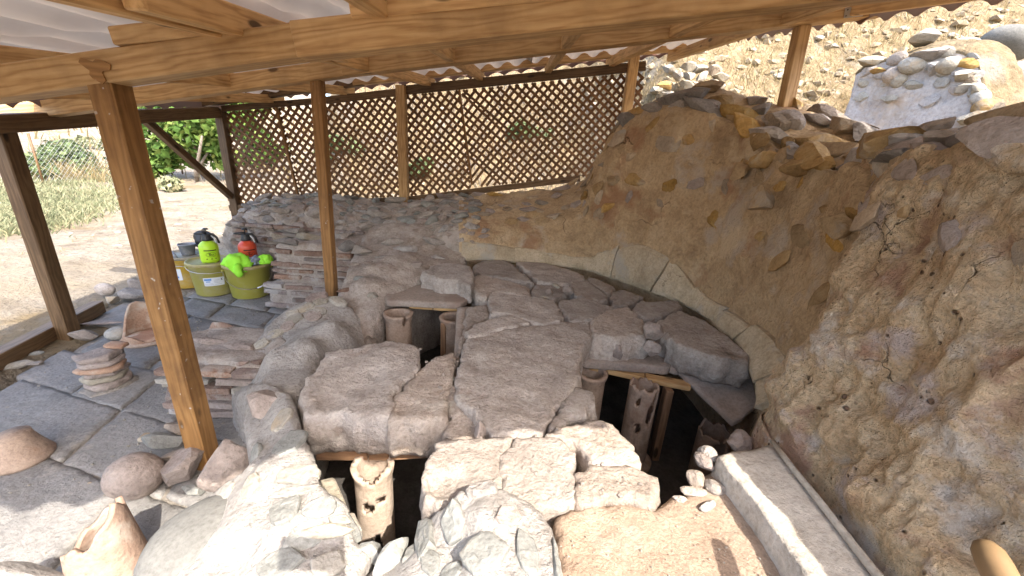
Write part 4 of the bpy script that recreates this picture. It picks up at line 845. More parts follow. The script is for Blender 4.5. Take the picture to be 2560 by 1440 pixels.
for q in range(2):
    o = [(c0[0] - .095, c0[1] - .03, .175 + .0), (c0[0] - .02, c0[1] - .075, .172), (c0[0] + .065, c0[1] - .02, .185), (c0[0] + .06, c0[1] + .06, .19), (c0[0] - .04, c0[1] + .07, .18)] if q == 0 else [(c0[0] + .0, c0[1] + .03, .205), (c0[0] + .085, c0[1] + .03, .205), (c0[0] + .085, c0[1] + .075, .21), (c0[0] - .01, c0[1] + .08, .208)]
    plate('tile', o, .152 if q == 0 else .19, M['pink_stone' if q == 0 else 'terracotta'], .014, .004, (), .006, .005, .006, st, 14, 4, 140 + q)
bp = Zp(360, 868, 0); bp = bp + np.array([-.06, .105, 0])
pot = tag(empty('broken_pot', tuple(bp)), 'broken terracotta pot base with a high back wall behind the leaning post', 'pot'); LOCAL.add(pot.name)
def ptop(th): return .045 + .15 * smooth(-.2, .75, np.cos(th - radians(112))) + .02 * np.sin(3 * th)
shell('pot_wall', .125, .012, ptop, .014, M['terracotta'], pot, 64, 18, (), 0, .02, .02, 8)
lathe('pot_floor', [(.0, .012), (.12, .012), (.12, .03), (.05, .036), (.0, .036)], M['terracotta'], pot, 40)
lathe('foot_ring', [(.118, 0), (.135, .003), (.138, .016), (.128, .024), (.118, .024)], M['old_terracotta'], pot, 48)
fp = Zp(290, 1452, 0); ft = tag(empty('clay_tube', tuple(fp)), 'sunlit terracotta tube with a jagged slanting rim in the left foreground', 'clay tube'); LOCAL.add(ft.name)
def ftop(th): return .20 + .055 * np.cos(th - radians(20)) + .012 * np.sin(3 * th + 1) + .008 * np.sin(7 * th) + .02 * smooth(.85, .99, np.cos(th - radians(75)))
shell('tube_wall', .088, 0, ftop, .014, M['pink_terracotta'], ft, 90, 34, (), 0, .02, .012, 9, flare=-.10)
tag(rock_at('boulder', 520, 1345, .30, 290, 268, M['boulder'], None, .5, ROUND, 2, .085, .2, (0, -.1), True), 'big smooth grey boulder in the sunlit left foreground', 'boulder')
def lay(lab, a, mt, kd, ix, hz=None, sink=.2, ro=0.0, nm='stone', cat='stone', smooth_=False, tilt=(0, 0)):
    return tag(rock_at(nm, *a, M[mt], None, ro, kd, ix, hz, sink, tilt, smooth_), lab, cat)
lay('round reddish grey cobble at the edge of the shade', (335, 1186, .07, 122, 108), 'pink_stone', ROUND, 3, .085, .1, .3, smooth_=True)
lay('flat grey green stone on the pavement behind the round cobble', (402, 1098, .04, 104, 60), 'green_stone', ROCK, 2, .035, .1, .2)
lay('brown stone touching the foot of the leaning post', (445, 1072, .04, 70, 40), 'stone', ROCK, 6, .04, .1, .5)
lay('white shard behind the flat grey green stone', (360, 1090, .025, 30, 36), 'pale_stone', ROCK, 7, .02, .1)
lay('pink clay shard leaning between cobble and post foot', (452, 1172, .06, 96, 104), 'pink_stone', ROCK, 9, .06, .1, .2)
lay('grey stone slab leaning on the post foot behind the pink shard', (440, 1138, .05, 90, 60), 'stone', ROCK, 3, .05, .1, .6)
lay('pale grey flat stone in the sun before the pink shard', (484, 1218, .03, 70, 40), 'green_stone', ROCK, 1, .02, .2)
lay('large rough stone between leaning post and mortar wall', (562, 1138, .24, 130, 128), 'pink_stone', ROCK, 8, .09, .3, .4)
lay('block of stone at the foot of the dark left post', (205, 834, .04, 62, 40), 'stone', ROCK, 5, .045, .1, .3)
lay('long flat tile lying behind the left stone block', (248, 806, .03, 100, 34), 'pink_stone', ROCK, 10, .016, .1, .1)
lay('pale rounded stone beside the broken pot', (292, 832, .04, 50, 44), 'pale_stone', ROUND, 0, .04, .1)
lay('grey brown stone at the back of the rubble heap', (262, 722, .09, 48, 26), 'stone', ROUND, 1, .05, .1)
lay('white stone in the middle of the rubble heap', (278, 745, .05, 40, 26), 'pale_stone', ROCK, 3, .04, .1)
lay('broad stone at the right of the rubble heap', (318, 730, .07, 90, 50), 'stone', ROCK, 7, .06, .1)
lay('small white stone at the front of the rubble heap', (258, 760, .03, 24, 22), 'pale_stone', ROCK, 1, .03, .1)
lay('stone hidden partly by the leaning post in the rubble heap', (345, 712, .08, 60, 44), 'stone', ROCK, 2, .06, .1)
lay('long white stone beside the base rail', (42, 912, .01, 56, 26), 'pale_stone', ROUND, 2, .02, .1, 1.0)
lay('small greenish pebble near the base rail', (90, 884, .01, 28, 18), 'green_stone', ROUND, 3, .015, .1, .8)
lay('small brown stone near the base rail corner', (92, 908, .01, 40, 20), 'stone', ROCK, 4, .012, .1, .6)
lay('stone at the bottom left corner throwing a dark shadow in the sun', (90, 1478, .09, 240, 90), 'stone', ROCK, 6, .1, .1)  # mostly unseen stone, placed for the shadow it throws
lay('red shard of tile behind the brick stub', (548, 812, .30, 64, 16), 'brick', ROCK, 0, .02, .1, .2)
dp = Zp(8, 1178, 0) + np.array([0, .06, 0]); tag(lathe('pot_base', [(0, 0), (.085, 0), (.088, .015), (.08, .03), (.062, .07), (.05, .10), (.046, .12), (0, .125)], M['old_terracotta'], None, 40, True, tuple(dp)), 'dark rounded pot base cut off by the left edge', 'pot')
hp = CAM + ray(2470, 1378) * .50; hq = CAM + ray(2530, 1500) * .46; hd = (hq - hp) / np.linalg.norm(hq - hp)
tag(tube('tool_handle', [hp - hd * .012, hp - hd * .009, hp, hp + hd * .015, hp + hd * .05, hq, hq + hd * .2], [.004, .011, .016, .0175, .018, .018, .018], M['gloss_stick'], None, 24), 'rounded brown wooden tool handle at the bottom right corner', 'tool handle')

# ------------------------------------------------------------------ buckets and what stands on them
def bucket(label, px, py, bm_, lidm, handle=False, lid=True):
    p = Zp(px, py, 0); h = np.array([p[0], p[1], 0]); h /= np.linalg.norm(h); p = p + h * .135
    az = atan2(-h[1], -h[0])
    r = tag(empty('bucket', (p[0], p[1], .004)), label, 'bucket', 'yellow plastic buckets with lids'); LOCAL.add(r.name)
    lathe('bucket_body', [(0, 0), (.128, 0), (.134, .006), (.158, .245), (.164, .247), (.164, .262), (.160, .262)], M[bm_], r, 56)
    l = lathe('lid', [(.166, .252), (.172, .254), (.172, .272), (.166, .279), (.158, .277), (.154, .268), (.08, .270), (0, .271)], M[lidm], r, 56); LOCAL.add(l.name)
    b = []
    for i in range(25):
        t = pi * i / 24; a = az - pi/2 + t
        b.append((cos(a) * .168, sin(a) * .168, .225 - .13 * sin(t) ** .8 if handle else .235 - .03 * sin(t)))
    hd_ = tube('handle', b, .0028, M['steel' if not handle else 'lid_b'], r, 6); LOCAL.add(hd_.name)
    for q in (0, -1): lathe('handle_lug', [(0, 0), (.012, 0), (.012, .012), (0, .012)], M[bm_], r, 12, True, (b[q][0] * .985, b[q][1] * .985, b[q][2] - .006))
    if handle: tube('grip', [(x * 1.01, y * 1.01, z) for x, y, z in b[14:19]], .006, M['white'], hd_, 8)
    return r, az, p
def patch(name, az, r0_, a0, a1, z0, z1, mat, parent, slope=.1, n=8):
    V = []; Fs = []
    for j, z in enumerate((z0, z1)):
        for i in range(n + 1):
            a = az + a0 + (a1 - a0) * i / n; r = r0_ + slope * z; V.append((r * cos(a), r * sin(a), z))
    for i in range(n): Fs.append((i, i+1, n+1+i+1, n+1+i))
    return mk(name, V, Fs, mat, parent, True)
b1, az1, p1 = bucket('dusty orange yellow bucket half hidden by the leaning post', 482, 722, 'bucket_b', 'lid_b')
b2, az2, p2 = bucket('middle olive yellow bucket with a white paper label', 545, 742, 'bucket_a', 'lid')
b3, az3, p3 = bucket('right lime yellow bucket with a hanging wire handle', 632, 749, 'bucket_c', 'lid', True)
lb = patch('paper_label', az2, .1355, -.50, .42, .095, .165, M['white'], b2); LOCAL.add(lb.name)
patch('blue_band', az2, .1362, -.46, -.14, .142, .156, M['blue'], lb); patch('blue_band', az2, .1362, -.40, -.20, .128, .135, M['blue'], lb)
for i, (a, b, z) in enumerate(((-.04, .2, .142), (-.04, .14, .131), (-.04, .22, .12), (-.46, -.1, .113), (-.46, -.06, .104), (-.02, .3, .106))): patch('print_line', az2, .1362, a, b, z, z + .003, M['greyprint'], lb)
for s_ in (-1, 1):
    V = []; 
    for k, (u_, v_) in enumerate(((-1, -1), (-.45, -1), (1, 1), (.45, 1))):
        a = az2 + .30 + s_ * u_ * .045; z = .147 + v_ * .010; r = .1363 + .1 * z + .0004 * (s_ + 1); V.append((r * cos(a), r * sin(a), z))
    mk('hazard_cross', V, [(0, 1, 2, 3)], M['print'], lb)
sw = patch('round_label', az1, .1356, -.95, -.35, .08, .18, M['white'], b1); LOCAL.add(sw.name); patch('blue_band', az1, .1363, -.9, -.5, .10, .115, M['blue'], sw)
def sprayer(label, x, y, z, az, bm_, seed):
    r = tag(empty('pump_sprayer', (x, y, z)), label, 'sprayer', 'pump spray bottles on the buckets'); LOCAL.add(r.name)
    b = lathe('bottle', [(0, .004), (.06, .002), (.064, .008), (.066, .03), (.064, .09), (.066, .115), (.062, .138), (.048, .156), (.034, .166), (.032, .176), (0, .176)], M[bm_], r, 40); LOCAL.add(b.name)
    for k in range(4):
        a = az + .5 + k * pi / 2; lathe('foot', [(0, 0), (.012, 0), (.012, .008), (0, .008)], M[bm_], b, 10, True, (.05 * cos(a), .05 * sin(a), -.002))
    patch('print_band', az, .0668, -.55, .75, .098, .106, M['print'], b, 0)
    def pt(a, zz, rr=.0672): return (rr * cos(az + a), rr * sin(az + a), zz)
    tube('logo_ring', [pt(.12 + .50 * cos(2*pi*i/24), .068 + .017 * sin(2*pi*i/24)) for i in range(25)], .0009, M['print'], b, 4)
    # the logo word in script: F r e s
    for gl in ([(-.22, .077), (.02, .080)], [(-.09, .079), (-.15, .058)], [(-.16, .069), (-.05, .070)], [(-.04, .070), (-.06, .059)], [(-.05, .067), (.02, .071)], [(.06, .064), (.14, .068), (.11, .072), (.06, .068), (.07, .060), (.15, .061)], [(.29, .071), (.22, .070), (.27, .063), (.19, .059)]):
        tube('logo_letter', [pt(a + .1, zz) for a, zz in gl], .0016, M['print'], b, 4)
    for a in (-.35, .12, .55): lathe('print_dot', [(0, -.002), (.0055, -.002), (.0055, .002), (0, .002)], M['print'], b, 12, True, pt(a, .034, .0655), 1, 1)
    c = lathe('pump_collar', [(0, .172), (.036, .172), (.038, .18), (.034, .19), (.030, .215), (.028, .225), (0, .228)], M['black'], r, 24); LOCAL.add(c.name)
    d = Vector((cos(az - 1.9), sin(az - 1.9), 0))
    tube('nozzle', [d * .0 + Vector((0, 0, .228)), d * .03 + Vector((0, 0, .231)), d * .068 + Vector((0, 0, .229)), d * .08 + Vector((0, 0, .228))], [.014, .012, .008, .005], M['black'], c, 10)
    e = -d
    h = tube('trigger_handle', [e * .005 + Vector((0, 0, .226)), e * .045 + Vector((0, 0, .222)), e * .068 + Vector((0, 0, .195)), e * .078 + Vector((0, 0, .15))], [.012, .010, .009, .008], M['black'], r, 10); LOCAL.add(h.name)
    tube('trigger', [e * .03 + Vector((0, 0, .212)), e * .050 + Vector((0, 0, .19)), e * .058 + Vector((0, 0, .155))], .0055, M['white'], h, 8)
    k = tube('plunger_rod', [Vector((0, 0, .225)), Vector((0, 0, .262))], .004, M['black'], r, 8); LOCAL.add(k.name)
    lathe('plunger_knob', [(0, .258), (.02, .260), (.022, .266), (.012, .272), (0, .273)], M['black'], k, 16)
    return r
def on_lid(p, az, fwd, right, h=.277):
    d = np.array([cos(az), sin(az)]); rt = np.array([-d[1], d[0]])
    return p[0] + d[0] * fwd + rt[0] * right, p[1] + d[1] * fwd + rt[1] * right, .004 + h
x, y, z = on_lid(p2, az2, .03, .0, .2715); sprayer('lime green pump sprayer standing on the middle bucket', x, y, z, az2, 'lime', 1)
x, y, z = on_lid(p3, az3, -.075, .02, .2715); sprayer('orange red pump sprayer behind the bright green vest', x, y, z, az3 + .1, 'red', 2)
# pots and trowel on the left bucket
x, y, z = on_lid(p1, az1, .03, .02, .272)
g = tag(empty('plastic_pot', (x, y, z)), 'small dusty grey plastic pot on the left bucket', 'pot'); LOCAL.add(g.name)
po = lathe('pot_body', [(0, 0), (.042, 0), (.046, .006), (.060, .085), (.064, .086), (.064, .092), (.058, .092), (.044, .012), (0, .012)], M['grey_pot'], g, 32)
x, y, z = on_lid(p1, az1, -.06, .11, .28)
g = tag(empty('plastic_pot', (x, y, z)), 'black plastic pot tipped over behind the small grey pot', 'pot'); LOCAL.add(g.name)
o = lathe('pot_body', [(0, 0), (.05, 0), (.07, .11), (.075, .112), (.066, .112), (.047, .008), (0, .008)], M['black'], g, 28); o.rotation_euler = (-1.2, .2, .6); o.location = (0, .03, .05)
x, y, z = on_lid(p1, az1, .10, -.06, .285)
g = tag(empty('paint_roller', (x, y, z)), 'grey cylinder handle leaning on the front of the left bucket lid', 'tool'); LOCAL.add(g.name)
tube('handle', [(-.03, 0, .03), (.02, -.02, -.02)], .012, M['grey_pot'], g, 14); tube('rod', [(-.03, 0, .03), (-.08, .03, .035)], .006, M['grey_pot'], g, 8)
x, y, z = on_lid(p1, az1, -.02, .13, .277)
g = tag(empty('trowel', (x, y, z)), 'grey flat trowel lying across the back of the left bucket', 'trowel'); LOCAL.add(g.name)
mk('blade', [(-.02, -.03, .03), (.1, -.04, .02), (.12, .03, .02), (-.02, .04, .03), (-.02, -.03, .026), (.1, -.04, .016), (.12, .03, .016), (-.02, .04, .026)], [(0, 1, 2, 3), (7, 6, 5, 4), (0, 4, 5, 1), (1, 5, 6, 2), (2, 6, 7, 3), (3, 7, 4, 0)], M['grey_pot'], g, False); tube('handle', [(-.02, 0, .03), (-.05, .0, .05), (-.14, .0, .05)], [.006, .012, .013], M['black'], g, 10)
# crumpled hi-vis vest on the right bucket
x, y, z = on_lid(p3, az3, .075, -.06, .272)
g = tag(empty('safety_vest', (x, y, z)), 'crumpled bright green safety vest with a grey band on the right bucket', 'vest')
def cloth(name, c, rx_, ry_, rz_, mat, parent, seed, droop=None):
    bm = bmesh.new(); bmesh.ops.create_icosphere(bm, subdivisions=4, radius=1); V = np.array([v.co[:] for v in bm.verts]); bm.verts.ensure_lookup_table()
    V = V * (1 + .42 * ridged(V * np.array([1, 1, .5]) + seed, 2.2, 4, seed) + .2 * fbm(V + seed, 4, 3, seed))[:, None]
    V[:, 2] = np.maximum(V[:, 2], -.35); V = V * np.array([rx_, ry_, rz_])
    if droop is not None:
        k = V @ np.array([droop[0], droop[1], 0]); V[:, 2] -= np.maximum(k - .055, 0) * 1.6
    V = V + np.array(c)
    for v, q in zip(bm.verts, V): v.co = q
    me = bpy.data.meshes.new(name); bm.to_mesh(me); bm.free(); return link(name, me, mat, parent, True)
dd = np.array([cos(az3), sin(az3)]); rt = np.array([-dd[1], dd[0]])
cloth('cloth', (x, y, z + .032), .085, .075, .055, M['hivis'], g, 3, dd)
cloth('cloth', (x + rt[0] * .19, y + rt[1] * .19, z + .022), .045, .05, .045, M['hivis'], g, 8)
cloth('reflective_band', (x + rt[0] * .115, y + rt[1] * .115, z + .024), .045, .055, .04, M['reflective'], g, 5)
tube('hanging_strip', [(x + dd[0] * .06, y + dd[1] * .06, z + .02), (x + dd[0] * .104, y + dd[1] * .104, z + .0), (x + dd[0] * .112, y + dd[1] * .112, z - .035), (x + dd[0] * .108, y + dd[1] * .108, z - .06)], [.028, .034, .03, .016], M['hivis'], g, 10)

# ------------------------------------------------------------------ the timber shelter
sh = tag(empty('timber_shelter', (-1.16, 1.21, 0)), 'open pine shelter with a white corrugated roof over the whole ruin', 'shelter')
SX, SY = .152, .12
def zr(x, y): return 1.70 + SX * x + SY * (y - 1.21)
def post(x, y, z0, z1, s, mat='wood_post', tx=0, ty=0): return beam('post', (x, y, z0), (x + tx, y + ty, z1), s, s, M[mat], sh, (0, 1, 0), .005)
pb, pt_ = Zp(516, 1160, 0), Yp(268, 185, 1.24); beam('post', (pb[0], pb[1], -.02), tuple(pt_), .073, .073, M['wood_post'], sh, (0, 1, 0), .005)
post(-2.70, 2.10, -.02, 1.245, .078, 'wood_dark')
q = Yp(824, 700, 2.35); q2 = Yp(793, 196, 2.35); beam('post', (q[0], q[1], 0), tuple(q2), .06, .06, M['wood_post'], sh, (0, 1, 0), .004)
q = Yp(1958, 288, 2.35); q2 = Yp(2006, 66, 2.35); beam('post', tuple(q + (q - q2) * 1.2), tuple(q2), .062, .062, M['wood'], sh, (0, 1, 0), .004)
post(-2.80, 3.84, .0, 1.49, .075, 'wood_dark'); post(-1.10, 3.80, .5, 1.775, .082, 'wood'); post(.93, 3.80, .9, 2.12, .082, 'wood')
def ybeam(a, b, y, h, wd, mat='wood', up=0.0, nm='beam'):
    A, B = Yp(*a, y), Yp(*b, y); c = np.array([0, wd / 2, h / 2]); return beam(nm, A + c, B + c, wd, h, M[mat], sh)
ybeam((-320, 287), (742, 141), 1.20, .083, .07); ybeam((735, 143), (2950, -92), 1.197, .088, .07)
ybeam((-20, 309), (860, 189), 2.30, .083, .07); ybeam((852, 189), (2215, 36), 2.298, .088, .07)
ybeam((470, 270), (905, 213), 3.75, .075, .06, 'wood_dark'); ybeam((880, 214), (1665, 128), 3.748, .075, .06); ybeam((1640, 131), (1730, 122), 3.76, .07, .06)
ybeam((278, 112), (592, 78), 1.19, .045, .05); ybeam((874, 46), (1470, -8), 1.188, .045, .05)
for i, x in enumerate((-2.3, -1.62, -.86, -.40, .2, .75, 1.3)):
    beam('rafter', (x, .16, zr(x, .16) - .06), (x, 4.0, zr(x, 4.0) - .06), .05, .07, M['wood'], sh)
beam('rafter', (-.80, .9, zr(-.80, .9) - .062), (-.80, 1.9, zr(-.80, 1.9) - .062), .05, .07, M['wood'], sh)
A, B = Xp(2204, 30, 1.62), Xp(2560, -16, 1.62); dv = (A - B); beam('side_beam', A + dv * 2.2 + np.array([0, 0, .035]), B - dv * 2.2 + np.array([0, 0, .035]), .035, .07, M['wood'], sh)
beam('side_beam', (-2.66, 1.9, 1.20), (-2.80, 3.8, 1.46), .06, .09, M['wood_dark'], sh)
beam('brace', tuple(Yp(346, 284, 3.0)), tuple(Yp(578, 492, 3.78)), .05, .055, M['wood_dark'], sh)
A_, B_ = Zp(0, 897, .05), Zp(246, 767, .05); dv = (B_ - A_); beam('base_rail', A_ - dv * .8, B_, .075, .085, M['wood_dark'], sh)
for px, py, y in ((2135, 30, 2.29), (1772, 104, 3.735)):
    p = Yp(px, py, y); br = beam('bracket', p - np.array([.045, 0, .007]), p + np.array([.045, 0, .007]), .003, .045, M['steel'], sh, b=0)
    for k in range(8): par(lathe('bolt_hole', [(0, 0), (.003, 0), (.003, .002), (0, .002)], M['print'], None, 8, True, (0, 0, 0)), br).matrix_world = Matrix.Translation((p[0] - .036 + (k % 4) * .024, p[1] - .0025, p[2] - .014 + (k // 4) * .026 + SX * ((k % 4) * .024 - .036))) @ Matrix.Rotation(pi/2, 4, 'X')
for px, py, yy, r_ in ((775, 101, 1.197, .0034), (804, 97, 1.197, .0034), (877, 78, 1.197, .004), (876, 112, 1.197, .004), (985, 68, 1.197, .004), (1084, 63, 1.197, .004), (418, 122, 1.2, .003), (268, 128, 1.2, .003), (516, 223, 2.3, .009), (645, 206, 2.3, .01), (1018, 147, 2.298, .005), (1060, 143, 2.298, .005), (1097, 137, 2.298, .005), (1138, 136, 2.298, .005)):
    p = Yp(px, py, yy); par(lathe('screw', [(0, -.001), (r_, -.001), (r_ * .8, .0012), (0, .0012)], M['screw'], None, 10), sh).matrix_world = Matrix.Translation(p) @ Matrix.Rotation(pi/2, 4, 'X')
stp = Yp(240, 172, 1.196)
disc_v = []; k = 18
for i in range(k): a = 2*pi*i/k; q = .028 * (1 + .35 * sin(3*a) + .2 * sin(5*a+1)); disc_v.append((stp[0] + q * 1.2 * cos(a), 1.1955, stp[2] + q * sin(a)))
disc_v += [(v_[0], 1.199, v_[2]) for v_ in disc_v]
mk('clay_smear', disc_v, [tuple(range(k))[::-1]] + [(i, (i+1) % k, k+(i+1) % k, k+i) for i in range(k)], M['wood_post'], sh, False)
# roof sheets with a tile profile
def sheet(x0, x1, off):
    y0, y1 = .02, 4.12; WL = .163; nx_ = int((x1 - x0) / WL * 12); ys = []
    row = .34; y = y0
    while y < y1:
        for q in (0, .02, .2, .5, .8, .96): 
            if y + q * row < y1: ys.append(y + q * row)
        y += row
    ys.append(y1); ys = np.array(ys); xs = np.linspace(x0, x1, nx_ + 1)
    Xg, Yg = np.meshgrid(xs, ys, indexing='ij'); Yg = Yg + (-.075 + .085 * Xg) * (1 - (Yg - y0) / (y1 - y0)); fr = ((Yg - y0) / row) % 1.0
    xl = -2.50 - .15 * (Yg - 1.18)
    if x0 < -2.9: Xg = x1 - (x1 - Xg) * (x1 - xl) / (x1 - x0)
    wv = np.cos(2*pi*Xg/WL); Zg = zr(Xg, Yg) + .02 * np.sign(wv) * np.abs(wv) ** .8 + .022 * (1 - np.clip((fr - .02) / .98, 0, 1)) * (fr > .01) + off
    n1, n2 = Xg.shape; V = np.concatenate([np.stack([Xg, Yg, Zg], -1).reshape(-1, 3), np.stack([Xg, Yg, Zg + .004], -1).reshape(-1, 3)]); S = n1 * n2; Fs = []; mi = []
    I = lambda i, j: i * n2 + j
    for i in range(n1 - 1):
        for j in range(n2 - 1):
            Fs.append((I(i, j), I(i, j+1), I(i+1, j+1), I(i+1, j))); mi.append(0)
            Fs.append((S+I(i, j), S+I(i+1, j), S+I(i+1, j+1), S+I(i, j+1))); mi.append(1)
        for j in (0, n2 - 1): Fs.append((I(i, j), I(i+1, j), S+I(i+1, j), S+I(i, j))); mi.append(1)
    for j in range(n2 - 1):
        for i in (0, n1 - 1): Fs.append((I(i, j), I(i, j+1), S+I(i, j+1), S+I(i, j))); mi.append(1)
    o = mk('roof_sheet', V, Fs, [M['sheet_under'], M['sheet_top']], sh, True); o.data.polygons.foreach_set('material_index', mi)
x = -2.935; k = 0
while x < 1.5:
    sheet(x, min(x + 6 * .163 + .05, 1.705), .005 * (k % 2)); x += 6 * .163; k += 1

def eave(p0, p1, drop, amp, nm='eave_strip'):
    p0, p1 = np.array(p0), np.array(p1); L = np.linalg.norm(p1 - p0); k = int(L / .163 * 10); V = []; Fs = []
    t = (p1 - p0) / L; n = np.array([-t[1], t[0], 0]); n /= np.linalg.norm(n)
    for i in range(k + 1):
        q = p0 + (p1 - p0) * i / k; w_ = np.abs(np.sin(pi * L * i / k / .163)) ** .8
        for o in (0, .006):
            V += [tuple(q + n * o), tuple(q + n * o - np.array([0, 0, drop - amp * w_]))]
    for i in range(k):
        a, b = 4*i, 4*i+4
        Fs += [(a, a+1, b+1, b), (a+2, b+2, b+3, a+3), (a+1, a+3, b+3, b+1), (a, b, b+2, a+2)]
    return mk(nm, V, Fs, M['sheet_top'], sh, False)
eave((-2.335, -.1, zr(-2.335, -.1) + .03), (-2.948, 4.13, zr(-2.948, 4.13) - .0), .12, .04)
eave((-2.94, 4.14, zr(-2.94, 4.14) + .03), (1.70, 4.14, zr(1.7, 4.14) + .03), .085, .035)
A, B = Xp(1720, 126, 1.715), Xp(2560, 8, 1.715); dv = B - A; eave(B + dv * 1.0 + np.array([0, 0, .15]), A + np.array([0, 0, .15]), .15, .035)

# ------------------------------------------------------------------ lattice screen
la = tag(empty('lattice_screen', (-.9, 3.86, .7)), 'brown diagonal wooden lattice screen closing the back of the shelter', 'screen')
YL = 3.86
def clip(p, d, poly):
    lo, hi = -99, 99; n = len(poly); area = sum(poly[i][0]*poly[(i+1) % n][1] - poly[(i+1) % n][0]*poly[i][1] for i in range(n)); s = 1 if area > 0 else -1
    for i in range(n):
        a, b = np.array(poly[i]), np.array(poly[(i+1) % n]); e = b - a; nn_ = np.array([-e[1], e[0]]) * s; den = nn_ @ d; num = nn_ @ (a - p)
        if abs(den) < 1e-9:
            if num > 0: return None
            continue
        t = num / den
        if den > 0: lo = max(lo, t)
        else: hi = min(hi, t)
    return (lo, hi) if hi - lo > .03 else None
lr = random.Random(5)
def panel(corners, drop=None):
    poly = [tuple(Yp(px, py, YL)[[0, 2]]) for px, py in corners]; c = np.mean(poly, 0)
    for sgn in (1, -1):
        ang = radians(45 * sgn + 8.5); d = np.array([cos(ang), sin(ang)]); nrm_ = np.array([-d[1], d[0]])
        for k in range(-60, 61):
            p = c + nrm_ * (k * .0545 + lr.uniform(-.004, .004)); d_ = d; a_ = ang + lr.gauss(0, .008); d = np.array([cos(a_), sin(a_)]); r = clip(p, d, poly)
            if not r: continue
            if drop and sgn == -1 and k < 0 and (r[1] - r[0]) < drop and (p + d * r[0])[0] < c[0]: continue
            a, b = p + d * r[0], p + d * r[1]; yy = YL + .005 * sgn
            beam('slat', (a[0], yy, a[1]), (b[0], yy, b[1]), .009, .0235, M['wood_lattice'], la, (0, -1, 0) if False else (0, 0, 1), 0)
panel([(556, 283), (700, 268), (752, 500), (572, 512)])
panel([(702, 268), (996, 240), (1002, 492), (754, 500)])
panel([(1008, 238), (1150, 226), (1178, 470), (1012, 492)])
panel([(1154, 226), (1610, 180), (1600, 290), (1560, 420), (1470, 440), (1182, 468)], .34)
for a, b in (((690, 262), (748, 500)), ((1148, 222), (1180, 462))):
    A, B = Yp(*a, YL - .02), Yp(*b, YL - .02); beam('batten', A, B, .02, .03, M['wood_post'], la, (0, 1, 0))
for a, b, h in (((1010, 226), (1614, 165), .075), ((815, 251), (1002, 230), .06), ((556, 272), (822, 250), .05), ((575, 520), (1003, 500), .06), ((1008, 500), (1450, 446), .055)):
    yr = YL - .03 - (.006 if a[0] == 815 else 0); A, B = Yp(*a, yr), Yp(*b, yr); beam('rail', A, B, .035, h, M['wood_dark'], la)

# ------------------------------------------------------------------ beyond the shelter
def gz(x, y): return float(terrain(np.array([[float(x)]]), np.array([[float(y)]]))[0, 0])
def Gp(px, py, far=60.0):
    """where the sight line through a photo pixel meets the terrain"""
    d = ray(px, py); t = np.geomspace(3.9, far, 500); P = CAM + d * t[:, None]
    h = terrain(P[:, 0][:, None], P[:, 1][:, None])[:, 0]; k = np.nonzero(P[:, 2] < h)[0]
    return P[k[0]] if len(k) else P[-1]
# ruined wall on the slope at the right
ruin = tag(empty('ruined_wall', (4.2, 4.0, 1.2)), 'pale plastered ruin wall with rounded stones on the dry slope at the right', 'wall')
RP, RNv = Yp(2142, 192, 4.4), np.array([-.93, -.37, 0])
def rs(px0, px1, pyt, y, back=.6):
    t = Pl(px1, pyt, RP, RNv); f = lambda k, py, o: Pl(px0 * (1 - k) + px1 * k, py, RP + RNv * o, RNv)
    return [f(0, 520, .14), f(.35, 400, .08), f(.75, 270, .03), t, t - RNv * .06 + np.array([0, 0, .04]), t - RNv * back + np.array([0, 0, .06]), np.array([*(t - RNv * (back + .05))[:2], .6])]
side0 = rs(2045, 2142, 192, 0); sideb = [q - RNv * .55 for q in side0]
RW = Loft([sideb, [q - RNv * .1 + np.array([0, .02, 0]) for q in side0], side0, rs(2085, 2180, 172, 0), rs(2150, 2250, 152, 0), rs(2260, 2330, 142, 0), rs(2360, 2400, 142, 0), rs(2440, 2445, 175, 0), rs(2455, 2458, 250, 0), rs(2500, 2500, 320, 0)], 170, 100, lambda A, n: .012 * fbm(A, 5, 4, 3) + .012 * ridged(A, 9, 4, 4) + .012 * np.tanh(8 * fbm(A, 3, 3, 5)))
RW.build('plaster_face', rockmat('ruin_plaster', [(.29, .25, .22), (.41, .37, .34), (.49, .45, .415)], 4, 40, .5, patch=[(.42, .33, .25), (.36, .30, .24)], patch_scale=3, patch_at=.56), 0, .93, ruin, 0, .52)
RW.build('earth_core', M['hill'], 0, 1, ruin, .52, 1)
RW.build('earth_core', M['hill'], .93, 1, ruin, 0, .52)
scatter(RW, ruin, 'stone', [M['pale_stone'], M['stone'], M['pale_stone']], 60, (.3, .95), (.36, .55), (.05, .09), .5, .85, .35, ROCK + ROUND[:2], (1.0, 1.5), seed=31)
scatter(RW, ruin, 'stone', [M['pale_stone'], M['ochre_stone']], 44, (.70, .99), (.05, .55), (.05, .11), .6, .85, .5, ROCK + ROUND[:1], (1.0, 1.7), seed=32)
def stone_y(nm, px, py, y, wp, hp, mat, kd, ix, spin=0.0, parent=None, smooth_=False):
    q = Yp(px, py, y); d = depth(q); a, b = wp / 2 / F * d, hp / 2 / F * d
    m = Matrix.Translation(q) @ Matrix((cr, -f0, cu)).transposed().to_4x4() @ Matrix.Rotation(spin, 4, 'Y') @ Matrix.Diagonal((a, (a + b) * .45, b, 1))
    return inst(nm, kd[ix % len(kd)], mat, m, parent, smooth_)
ry = lambda px, py: Pl(px, py, RP + RNv * .02, RNv)[1]
